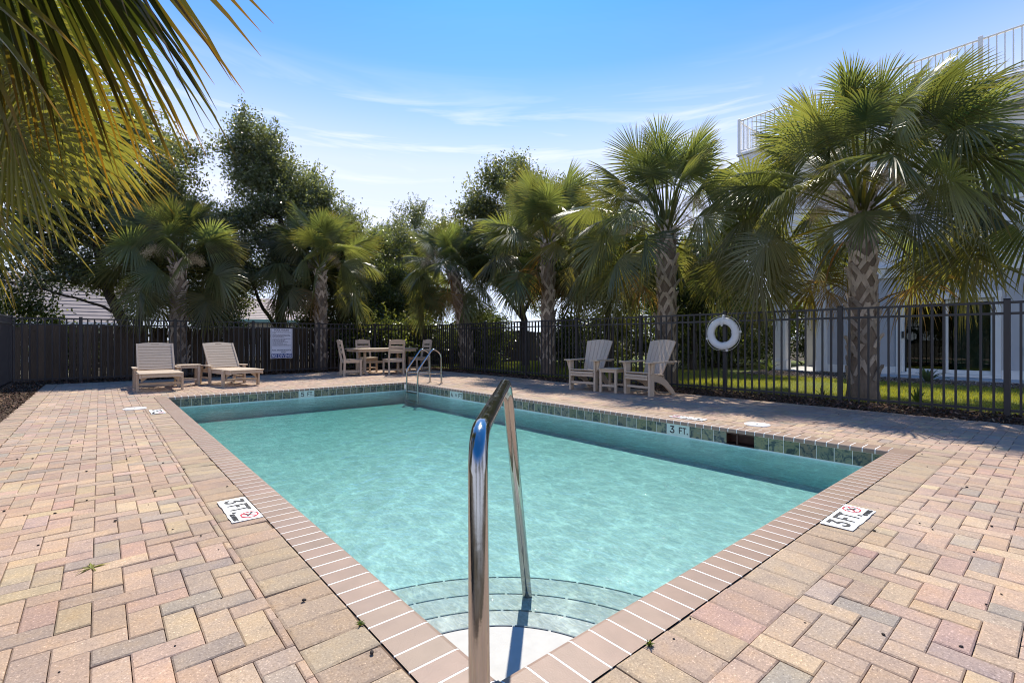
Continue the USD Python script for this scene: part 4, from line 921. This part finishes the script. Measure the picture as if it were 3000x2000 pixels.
tree("broad oak behind the orange-fringed palm, its dark trunk visible beyond the fence corner", (11.2, 12.3, 0),
     [([(0, 0, -.1), (0, .1, 1.4), (-.1, .1, 2.4), (-.3, 0, 4.0), (-.3, 0, 6.4)], .17, .04), ([(0, .1, 1.7), (-.8, .3, 2.6), (-1.4, .4, 3.4)], .08, .03), ([(0, .1, 2.0), (.6, -.2, 3.2), (1.2, -.4, 4.8)], .08, .03)],
     [((-.7, .2, 6.0), (1.3, 1.3, 1.5), 56), ((1.2, -.9, 5.6), (1.7, 1.4, 1.5), 70), ((.1, 0, 6.6), (.6, .6, 1.0), 16), ((-1.9, 1.2, 5.0), (1.0, 1.0, 1.1), 30), ((-.5, .1, 3.7), (2.3, 1.6, 1.0), 74)], 340, 44, sprig=.7, base=(.10, .115, .052), light=(.19, .20, .075))
tree("oak with dark straight trunk seen above the left adirondack chair", (11.4, 8.6, 0),
     [([(0, 0, -.1), (0, 0, 1.6), (.1, 0, 2.6), (.3, 0, 4.8)], .15, .04), ([(.05, 0, 1.9), (-.6, .4, 2.8), (-1.2, .6, 3.4)], .06, .03)], [((.2, 0, 4.2), (1.9, 1.8, 1.2), 70), ((-.3, .2, 3.0), (2.2, 1.9, .9), 70)], 280, 45, base=(.09, .11, .045), light=(.19, .20, .07))
tree("dense understorey tree between the rules-sign oak and the fence corner", (7.2, 17.6, 0),
     [([(0, 0, -.1), (0, 0, 1.5), (.2, 0, 3.0), (.2, 0, 4.2)], .12, .03)], [((0, 0, 3.4), (2.6, 1.2, 2.0), 140), ((1.6, .2, 2.2), (1.6, 1.0, 1.2), 46)], 260, 47, base=(.09, .11, .045), light=(.19, .20, .07))
tree("rounded mid-green tree behind the dining table, left of the short corner palm", (9.2, 18.6, 0),
     [([(0, 0, -.1), (0, 0, 1.8), (.1, 0, 3.4), (.1, 0, 5.0)], .13, .03)], [((0, 0, 4.2), (1.8, 1.2, 1.9), 100), ((.3, 0, 2.4), (1.8, 1.0, 1.0), 40)], 240, 54, base=(.10, .118, .06), light=(.19, .20, .09))
tree("feathery tree far behind the orange-fringed palm, right of the broad oak", (14.8, 14.6, 0),
     [([(0, 0, -.1), (0, 0, 1.8), (.1, 0, 3.4), (.1, 0, 5.4)], .14, .03)], [((0, 0, 4.6), (2.3, 1.6, 2.4), 130)], 220, 55, base=(.10, .118, .06), light=(.19, .20, .09), sprig=.8)
tree("dark low tree between the two sun loungers' oaks, behind the wooden fence", (1.7, 17.4, 0),
     [([(0, 0, -.1), (0, 0, 1.5), (.1, 0, 3.0)], .10, .03)], [((0, 0, 2.9), (1.4, 1.0, 1.3), 60)], 260, 48)
tree("dark tree beyond the porch at the left end of the grey building", (18.2, 9.6, 0),
     [([(0, 0, -.1), (0, 0, 2), (.1, 0, 4)], .16, .05)], [((0, 0, 2.6), (2.6, 2.4, 2.2), 150)], 260, 46, base=(.035, .06, .02))
tree("dark tree filling the gap between the two largest palms beyond the lawn", (13.6, 6.9, 0),
     [([(0, 0, -.1), (0, 0, 1.6), (.1, 0, 3)], .12, .04)], [((0, 0, 2.8), (1.5, 1.6, 1.4), 90)], 260, 49, base=(.04, .06, .02))
tree("oak behind the photographer, mirrored in the steel handrail", (-3.5, -9.5, 0), [([(0, 0, -.1), (0, 0, 2), (.1, 0, 4)], .16, .05)], [((0, 0, 3.6), (2.8, 2.2, 2.6), 90)], 120, 51)
tree("second oak behind the photographer, mirrored in the steel handrail", (3.2, -10.5, 0), [([(0, 0, -.1), (0, 0, 2), (.1, 0, 4)], .16, .05)], [((0, 0, 3.8), (3.0, 2.2, 2.8), 100)], 120, 52)
tree("third oak behind the photographer, left of the paved deck", (-9.5, -5.5, 0), [([(0, 0, -.1), (0, 0, 2), (.1, 0, 4)], .16, .05)], [((0, 0, 3.6), (2.6, 2.8, 2.6), 90)], 120, 53)
def shrub(label, loc, r, n, per, seed, base, light, size=.07, asp=.32):
    rng = np.random.default_rng(seed); t = thing("shrub", label, "shrub", loc, 0, "shrubs behind the fences")
    blobs = [((0, 0, r[2] * .95), (r[0], r[1], r[2] * .95), n)]
    cr, ce = crown(rng, blobs, per, size, asp, np.array(base), np.array(light), .25, .2)
    st_ = MB()
    for k in range(7):
        a = rng.uniform(0, 2 * PI); c = ce[rng.integers(len(ce))]; st_.tube([(.12 * math.cos(a), .12 * math.sin(a), -.05), (c[0] * .5, c[1] * .5, c[2] * .5), tuple(c)], [.02, .014, .006], 5)
    obj("stems", st_, "bark", t); obj("foliage", cr, "oak_leaf", t, usecol=True); return t
DK, LT, YG = (.072, .092, .036), (.16, .19, .055), (.22, .23, .06)
for k, (x, y, r, n, lab, b, l_) in enumerate([
    (-3.0, 16.2, (1.4, .7, 1.2), 44, "yellow-green shrub at the left end of the wooden fence", (.06, .08, .02), YG),
    (-1.2, 16.5, (1.0, .7, .75), 22, "low leafy shrub poking over the wooden fence beside the forked oak", DK, LT),
    (1.9, 16.2, (.75, .5, 1.1), 26, "climbing vine mass right of the right lounger's backrest, over the wooden fence", (.05, .08, .02), YG),
    (5.0, 16.2, (.9, .6, 1.15), 34, "dark shrub behind the palm beside the pool rules sign", DK, LT),
    (5.9, 14.85, (.75, .45, .78), 34, "dense hedge shrub behind the left half of the dining table", DK, YG),
    (7.1, 14.9, (.75, .45, .82), 36, "dense hedge shrub behind the right half of the dining table", DK, YG),
    (6.5, 16.4, (1.4, .7, 1.25), 50, "tall speckled shrub rising above the hedge behind the dining table", (.045, .065, .02), YG),
    (8.6, 15.2, (1.0, .6, 1.0), 40, "dark shrub behind the far fence corner", DK, LT),
    (9.9, 13.4, (1.0, .8, 1.1), 44, "dark shrub right of the short corner palm", DK, LT),
    (11.0, 14.8, (1.3, .8, 1.2), 40, "shrub beyond the lawn left of the straight palm trunk", DK, YG),
    (12.6, 11.2, (1.0, 1.1, 1.0), 40, "shrub on the lawn edge behind the left adirondack chair", (.05, .065, .02), YG),
    (13.4, 9.6, (1.1, 1.2, 1.15), 48, "shrub on the lawn edge behind the right adirondack chair", DK, YG),
    (14.4, 8.0, (1.1, 1.2, 1.15), 52, "dark shrub behind the life ring", DK, LT),
    (17.2, 7.4, (1.3, 1.4, 1.5), 60, "tall dark hedge seen through the porch opening", DK, LT),
    (19.5, 5.6, (1.2, 1.6, 1.5), 60, "dark hedge behind the porch of the grey building", DK, LT),
    (20.5, 8.0, (1.6, 1.6, 1.6), 60, "dark hedge far behind the porch column", DK, LT),
    (15.9, 7.3, (1.1, 1.0, 1.1), 44, "dark shrub beside the porch column of the grey building", DK, LT)]):
    shrub(lab, (x, y, 0), r, int(n * 1.3), 190, 60 + k, b, l_, size=.085)

# ------------------------------------------------------------------ grass, gravel, mulch
rg = np.random.default_rng(9)
def blades(n, x0, x1, y0, y1, h, col, z=-.02):
    p = np.stack([rg.uniform(x0, x1, n), rg.uniform(y0, y1, n), np.full(n, z)], 1); a = rg.uniform(0, 2 * PI, n); w = .004
    d = np.stack([rg.normal(0, .35, n), rg.normal(0, .35, n), np.ones(n)], 1) * (h * rg.uniform(.5, 1.3, n))[:, None]; b = np.stack([np.cos(a), np.sin(a), 0 * a], 1) * w
    v = np.stack([p - b, p + b, p + d], 1).reshape(-1, 3); c = np.repeat(col * rg.uniform(.65, 1.35, (n, 1)), 3, 0); return v, np.arange(3 * n).reshape(-1, 3), c
mb = MB(); mb.add(*blades(90000, 8.15, 13.4, -4, 9.5, .055, np.array([.26, .285, .065]))); mb.add(*blades(30000, 8.2, 14, 9.5, 15, .07, np.array([.17, .20, .045])))
mb.add(*blades(14000, 8.15, 13.4, -4, 9.5, .05, np.array([.30, .26, .10])))
struct("grass", mb, "grass_leaf", usecol=True, kind="stuff", label="sunlit green lawn grass beyond the right fence", cat="grass")
def chips(n, x0, x1, y0, y1, z, size, col, flat=.4, sh=None):
    p = np.stack([rg.uniform(x0, x1, n), rg.uniform(y0, y1, n), z + rg.uniform(0, .025, n)], 1)
    if sh: p[:, 2] += sh(p)
    d = rg.normal(0, 1, (n, 3)) * [1, 1, flat]; d /= np.linalg.norm(d, axis=1, keepdims=True); b = np.cross(d, rg.normal(0, flat, (n, 3)) + [0, 0, 1]); b /= np.linalg.norm(b, axis=1, keepdims=True) + 1e-9
    l = (size * rg.uniform(.5, 1.6, n))[:, None]; w = l * rg.uniform(.2, .5, (n, 1)); v = np.stack([p - d * l - b * w * .5, p - d * l * .6 + b * w, p + d * l, p + d * l * .4 - b * w], 1).reshape(-1, 3)
    i = np.arange(n)[:, None] * 4; f = np.vstack([i + [0, 1, 2], i + [0, 2, 3]]); tone = rg.choice([.45, .8, 1.1, 1.7, 2.6], n, p=[.3, .3, .22, .13, .05])[:, None]
    return v, f, np.repeat(np.array(col) * tone * rg.uniform(.85, 1.15, (n, 3)), 4, 0)
mb = MB(); MC = (.115, .072, .048)
hump = lambda p: .035 * np.exp(-((p[:, 0] - 7.85) / .3) ** 2)
mb.add(*chips(16000, DX1 - .02, 8.45, -3, 6, -.018, .022, MC, sh=hump)); mb.add(*chips(6000, DX1, 8.4, 6, 14.5, -.018, .022, MC)); mb.add(*chips(9000, FXL, DX1, DY1 - .02, 15.2, -.018, .022, MC)); mb.add(*chips(9000, FXL - .05, DX0 + .02, 2, DY1, -.018, .02, MC))
struct("mulch_chips", mb, "mulch_chip", usecol=True, kind="stuff", label="brown bark mulch strewn along the fences", cat="mulch")
struct("gravel_bed", heightfield(13.0, 15.5, -8, 5.4, -.004, .05, .25, 6), "soil", smooth=True)
mb = MB(); mb.add(*chips(26000, 13.0, 15.45, -4, 5.4, .0, .022, (.21, .175, .155), flat=.8))
struct("gravel", mb, "gravel", usecol=True, kind="stuff", label="grey-brown gravel bed along the foot of the grey building", cat="gravel")

# ------------------------------------------------------------------ grey building on the right
HX = 15.45
hb = thing("grey_building", "grey-blue two-storey building with corner porch, sliding door and roof-deck railing", "building", (0, 0, 0))
Y0, Y1, YP = -9.0, 5.22, 3.86           # right end, left end, right side of the porch opening
Z1, Z2 = 2.86, 6.42
DYA, DYB, DZ = .10, 2.10, 2.14           # door opening with its trim
# walls: cores set behind the siding panels
obj("wall_core", MB().box((HX + .03, Y0, .05), (HX + .25, DYA, Z1)).box((HX + .03, DYB, .05), (HX + .25, YP, Z1)).box((HX + .03, DYA, DZ), (HX + .25, DYB, Z1)).box((HX + .03, YP - .2, .05), (HX + 6, YP - .05, Z1)).box((HX + .03, Y0, Z1 + .001), (HX + 6.5, Y1, Z2 + .3)), "siding_blue", hb)
y = YP - .14
while y > Y0:
    a, b = max(y - .41, Y0), y
    for z0, z1 in ((.26, Z1 - .22),):
        for s0, s1 in ((a, min(b, DYA)), (max(a, DYB), b)):
            if s1 - s0 > .03: obj("siding_panel", MB().box((HX, s0 + .004, z0), (HX + .028, s1 - .004, z1)), "siding_blue", hb)
        s0, s1 = max(a, DYA), min(b, DYB)
        if s1 - s0 > .03: obj("siding_panel", MB().box((HX, s0 + .004, DZ + .004), (HX + .028, s1 - .004, z1)), "siding_blue", hb)
    y -= .41
for s0, s1 in ((Y0, DYA - .002), (DYB + .002, YP - .142)): obj("base_board", MB().box((HX - .02, s0, .03), (HX + .029, s1, .255), bev=.004), "trim_white", hb)
obj("floor_band", MB().box((HX - .05, Y0, Z1 - .215), (HX + .03, Y1 + .02, Z1 + .05), bev=.006).box((HX - .085, Y0, Z1 + .055), (HX + .03, Y1 + .05, Z1 + .10), bev=.006), "trim_white", hb)
y = Y1 - .16
while y > Y0:                                                                # upper storey panels
    a = max(y - 1.22, Y0)
    for s0, s1, z0, z1 in ((a, y, Z1 + .11, Z2),):
        wa, wb = -1.75, .35
        if s1 <= wa or s0 >= wb: obj("siding_panel", MB().box((HX, s0 + .005, z0), (HX + .028, s1 - .005, z1)), "siding_pale", hb)
        else:
            for q0, q1, r0, r1 in ((s0, s1, z0, 4.3), (s0, s1, 5.95, z1), (s0, min(s1, wa), 4.304, 5.946), (max(s0, wb), s1, 4.304, 5.946)):
                if q1 - q0 > .02: obj("siding_panel", MB().box((HX, q0 + .005, r0), (HX + .028, q1 - .005, r1 - .003)), "siding_pale", hb)
    y -= 1.22
obj("corner_board", MB().box((HX - .02, Y1 - .155, Z1 + .105), (HX + .03, Y1 + .02, Z2), bev=.004), "trim_white", hb)
w = obj("upper_window", MB().box((HX - .03, -1.75, 4.30), (HX + .02, -1.65, 5.95)).box((HX - .03, .25, 4.30), (HX + .02, .35, 5.95)).box((HX - .03, -1.649, 4.30), (HX + .02, .249, 4.40)).box((HX - .03, -1.649, 5.85), (HX + .02, .249, 5.95)).box((HX - .02, -.72, 4.401), (HX + .02, -.66, 5.849)), "trim_white", hb)
obj("pane", MB().box((HX + .002, -1.648, 4.402), (HX + .006, -.721, 5.848)).box((HX + .002, -.659, 4.402), (HX + .006, .248, 5.848)), "pane", w)
obj("window_recess", MB().box((HX + .031, -1.7, 4.35), (HX + .034, .3, 5.9)), "room_dark", hb)
# porch at the corner
obj("porch_column", MB().box((HX - .015, 4.86, .05), (HX + .31, Y1 - .02, 2.28), bev=.006).box((HX - .05, 4.825, .04), (HX + .345, Y1 + .015, .34), bev=.008).box((HX - .045, 4.83, 2.12), (HX + .34, Y1 + .01, 2.20), bev=.006).box((HX - .07, 4.805, 2.201), (HX + .365, Y1 + .035, 2.28), bev=.006), "trim_white", hb)
obj("porch_pilaster", MB().box((HX - .022, YP - .14, .05), (HX + .20, YP + .16, 2.30), bev=.006).box((HX - .04, YP - .138, .045), (HX + .21, YP + .18, .33), bev=.006).box((HX - .04, YP - .05, 2.1), (HX + .21, YP + .20, 2.19), bev=.006), "trim_white", hb)
obj("porch_beam", MB().box((HX - .02, YP - .138, 2.285), (HX + .29, Y1, Z1 - .22), bev=.004).box((HX + .30, Y1 - .36, 2.285), (HX + 3.0, Y1 - .02, Z1 - .22), bev=.004), "trim_white", hb)
obj("porch_ceiling", MB().box((HX + .0, YP - .13, Z1 - .21), (HX + 3.2, Y1 - .01, Z1 - .17)), "trim_white", hb)
obj("porch_rear_post", MB().box((HX + 2.7, 4.9, .05), (HX + 3.0, Y1 - .02, 2.28), bev=.006), "trim_white", hb)
obj("porch_slab", MB().box((HX - .12, YP + .05, -.06), (HX + 3.2, Y1 + .05, .04), bev=.01), "concrete", hb)
obj("soffit_drop", MB().box((HX + .27, YP - .1, 2.28), (HX + .29, YP + .0, 2.30)), "trim_white", hb)
# sliding door
dr = part_group("sliding_door", hb)
def dpart(n, lo, hi, m="trim_white", bev=.004): return obj(n, MB().box(lo, hi, bev=bev), m, dr)
dpart("casing", (HX - .03, DYB - .11, .12), (HX + .03, DYB, DZ)); dpart("casing", (HX - .03, DYA, .12), (HX + .03, DYA + .11, DZ)); dpart("head_casing", (HX - .035, DYA - .01, DZ - .14), (HX + .03, DYB + .01, DZ + .02))
dpart("sill", (HX - .09, DYA, .05), (HX + .10, DYB, .118))
ya, yb = DYA + .112, DYB - .112; ym = (ya + yb) / 2
for y0_, y1_, xo in ((ya, ym + .03, .055), (ym - .03, yb, .015)):
    for lo, hi in (((HX + xo, y0_, .12), (HX + xo + .035, y0_ + .075, DZ - .142)), ((HX + xo, y1_ - .075, .12), (HX + xo + .035, y1_, DZ - .142)), ((HX + xo, y0_ + .076, .12), (HX + xo + .035, y1_ - .076, .22)), ((HX + xo, y0_ + .076, DZ - .23), (HX + xo + .035, y1_ - .076, DZ - .142))): dpart("door_frame", lo, hi)
    obj("pane", MB().box((HX + xo + .014, y0_ + .077, .221), (HX + xo + .019, y1_ - .077, DZ - .231)), "pane", dr)
dpart("screen_frame", (HX + .004, ym + .0, .13), (HX + .013, ym + .035, DZ - .15), "black_plastic", .001); dpart("screen_frame", (HX + .004, yb - .105, .13), (HX + .013, yb - .076, DZ - .15), "black_plastic", .001)
dpart("handle", (HX - .03, yb - .055, 1.02), (HX + .014, yb - .02, 1.20), "black_plastic", .006)
obj("room", MB().box((HX + 2.2, DYA - 1, 0), (HX + 2.25, DYB + 1, 2.5)).box((HX + .26, DYA - 1, 0), (HX + 2.2, DYA - .95, 2.5)).box((HX + .26, DYB + .95, 0), (HX + 2.2, DYB + 1, 2.5)).box((HX + .26, DYA - 1, -.02), (HX + 2.2, DYB + 1, .03)).box((HX + .26, DYA - 1, 2.45), (HX + 2.2, DYB + 1, 2.5)), "room_dark", hb)
obj("curtain", MB().box((HX + .30, ya + .02, .2), (HX + .33, ym - .1, 2.05)), "curtain", hb)
obj("door_step", MB().box((HX - 1.0, -.35, -.08), (HX - .03, 2.45, .045), bev=.01), "concrete", hb)
vt = obj("wall_vent", MB().box((HX - .025, -.42, .62), (HX - .001, -.26, .80), bev=.004), "siding_blue", hb)
# roof deck and railing
RO = .45
rf = obj("roof", MB().box((HX - RO, Y0, Z2 + .0), (HX + 7, Y1 + .85, Z2 + .10), bev=.004), "trim_white", hb)
obj("fascia", MB().box((HX - RO - .03, Y0, Z2 + .101), (HX + 7, Y1 + .88, Z2 + .52), bev=.006), "siding_pale", rf)
obj("gutter", MB().box((HX - RO - .09, Y0, Z2 + .521), (HX + 7, Y1 + .94, Z2 + .60), bev=.01), "trim_white", rf)
rl = part_group("roof_railing", hb); RX, RZ = HX - RO - .03, Z2 + .60
obj("top_rail", MB().box((RX - .03, Y0, RZ + 1.03), (RX + .03, Y1 + .90, RZ + 1.07), bev=.01), "trim_white", rl)
obj("bottom_rail", MB().box((RX - .02, Y0, RZ + .06), (RX + .02, Y1 + .90, RZ + .09), bev=.006), "trim_white", rl)
y = Y1 + .86; k = 0
while y > Y0:
    if k % 14 == 0: obj("post", MB().box((RX - .045, y - .045, RZ - .01), (RX + .045, y + .045, RZ + 1.12), bev=.006), "trim_white", rl)
    else: obj("baluster", MB().box((RX - .012, y - .012, RZ + .07), (RX + .012, y + .012, RZ + 1.035)), "trim_white", rl)
    y -= .135; k += 1
obj("top_rail", MB().box((RX + .05, Y1 + .83, RZ + 1.03), (RX + 6, Y1 + .89, RZ + 1.07), bev=.01), "trim_white", rl)
for k in range(1, 30): obj("baluster", MB().box((RX + k * .135 - .012, Y1 + .848, RZ - .01), (RX + k * .135 + .012, Y1 + .872, RZ + 1.03)), "trim_white", rl)

# ------------------------------------------------------------------ neighbouring houses beyond the fences
def far_house(label, x0, x1, y0, depth, ez, rz_, wall, fascia, roofcol, seed):
    t = thing("far_house", label, "house", (0, 0, 0), 0)
    obj("wall", MB().box((x0 + .5, y0 + .5, -1), (x1 - .5, y0 + depth - .5, ez)), wall, t)
    n = 14; ym = y0 + depth / 2
    rfp = part_group("roof", t)
    for k in range(n):                                                       # shingle courses
        s0, s1 = k / n, (k + 1) / n
        for sd in (0, 1):
            ya_, yb_ = (y0 + s0 * depth / 2, y0 + s1 * depth / 2 + .03) if sd == 0 else (y0 + depth - s0 * depth / 2, y0 + depth - s1 * depth / 2 - .03)
            za, zb = ez + s0 * (rz_ - ez), ez + s1 * (rz_ - ez)
            v = [(x0, ya_, za + .03), (x1, ya_, za + .03), (x1, yb_, zb + .01), (x0, yb_, zb + .01)]; v += [(a, b, c - .04) for a, b, c in v]
            obj("shingle_course", MB().add(v, [[0, 1, 2, 3], [4, 7, 6, 5], [0, 4, 5, 1], [1, 5, 6, 2], [2, 6, 7, 3], [3, 7, 4, 0]]), roofcol, rfp)
    obj("fascia", MB().box((x0, y0 - .03, ez - .22), (x1, y0 - .002, ez + .02)), fascia, t)
    for sx in (x0 + .5, x1 - .52):
        obj("gable", MB().add([(sx, y0 + .3, ez), (sx, y0 + depth - .3, ez), (sx, ym, rz_ - .1), (sx + .02, y0 + .3, ez), (sx + .02, y0 + depth - .3, ez), (sx + .02, ym, rz_ - .1)], [[0, 1, 2], [3, 5, 4]]), wall, t)
    for k in range(2):
        wx = x0 + (k + 1) * (x1 - x0) / 3; f_ = obj("window", MB().box((wx - .55, y0 + .44, .6), (wx + .55, y0 + .499, 1.7)), "trim_white", t); obj("pane", MB().box((wx - .48, y0 + .43, .67), (wx + .48, y0 + .438, 1.63)), "room_dark", f_)
    return t
far_house("neighbouring house with grey-brown shingle roof seen over the wooden fence at left", -15, .2, 29, 9, 1.75, 4.3, "far_wall", "trim_white", "shingle", 1)
mat("pale_roof", (.46, .38, .32), .95, var=.15, vscale=2)
far_house("neighbouring house with pale roof and green eaves behind the pool rules sign", 3.4, 11.0, 31, 7, 2.15, 3.7, "far_wall", "green_fascia", "pale_roof", 2)

# ------------------------------------------------------------------ small plants, weeds, seeds, lamp
def tuft(name, label, cat, loc, n, ln, w, col, seed, up=1.0, group=None):
    rng = np.random.default_rng(seed); t = thing(name, label, cat, loc, 0, group)
    for k in range(n):
        az = rng.uniform(0, 2 * PI); el = math.radians(rng.uniform(30, 85)) * up; l = ln * rng.uniform(.6, 1.1); h = np.array([math.cos(az), math.sin(az), 0]); sd = np.array([-h[1], h[0], 0]); s = np.linspace(0, 1, 5)[:, None]
        C = h * math.cos(el) * l * s + np.array([0, 0, 1.0]) * (math.sin(el) * l * s - .35 * l * s ** 2.5); ws = w * np.array([.7, 1, .8, .45, .02])[:, None]
        v = np.stack([C - sd * ws, C + [0, 0, -.2 * w], C + sd * ws], 1).reshape(-1, 3); i = (np.arange(4)[:, None] * 3 + np.arange(2)).ravel()
        obj("leaf", MB().add(v, np.stack([i, i + 1, i + 4, i + 3], 1), np.array(col) * rng.uniform(.75, 1.3)), "grass_leaf", t, usecol=True)
    return t
tuft("agave", "grey-green spiky agave in the gravel in front of the sliding door", "plant", (13.55, 1.15, .0), 26, .62, .035, (.13, .17, .12), 3)
tuft("agave", "spiky plant at the foot of the porch column", "plant", (14.6, 5.0, .0), 20, .55, .03, (.10, .14, .07), 4)
tuft("ground_plant", "green strappy plant left of the large palm's trunk by the fence", "plant", (8.55, 1.75, -.02), 18, .34, .016, (.08, .12, .03), 5)
tuft("ground_plant", "green strappy plant right of the large palm's trunk", "plant", (8.9, .55, -.02), 26, .42, .014, (.10, .14, .035), 6)
tuft("weed", "thin yellow-green weed creeping from a joint in the left paving", "weed", (-.92, 1.69, .0), 14, .085, .0035, (.22, .23, .06), 7, .25, "weeds in the paving")
tuft("weed", "small green weed at the left coping edge", "weed", (-.20, .52, .0), 14, .028, .004, (.12, .16, .04), 8, .9, "weeds in the paving")
tuft("weed", "small bushy weed at the right coping edge near the camera", "weed", (.47, -.20, .0), 20, .03, .004, (.12, .15, .05), 9, 1, "weeds in the paving")
mb = MB(); ss = trimesh.creation.icosphere(1, 1.0)
for k in range(110):
    a = rg.random(); x, y = (rg.uniform(-1.75, -.2), rg.uniform(-.6, 6)) if a < .6 else (rg.uniform(-.2, 5.5), rg.uniform(-1.2, -.2)) if a < .9 else (rg.uniform(4.9, 7.0), rg.uniform(-.5, 5))
    s = rg.uniform(.0022, .0065); mb.tm(ss, Mx(x, y, s * .7, rg.uniform(0, 6)) @ np.diag([s * 1.4, s, s * .8, 1]))
struct("fallen_seeds", mb, "seed", kind="stuff", label="small dark seeds and berries scattered over the pavers", cat="seeds")
t = thing("lamp_box", "small yellow box fixed to a dark trunk at the far fence corner", "box", (8.05, 15.0, 1.20))
obj("body", MB().box((-.09, -.05, -.05), (.09, .05, .05), bev=.015), "lamp_yellow", t); obj("bracket", MB().box((-.03, .05, -.03), (.03, .1, .03)).box((-.02, .09, -1.25), (.02, .13, .06)), "black_plastic", t)
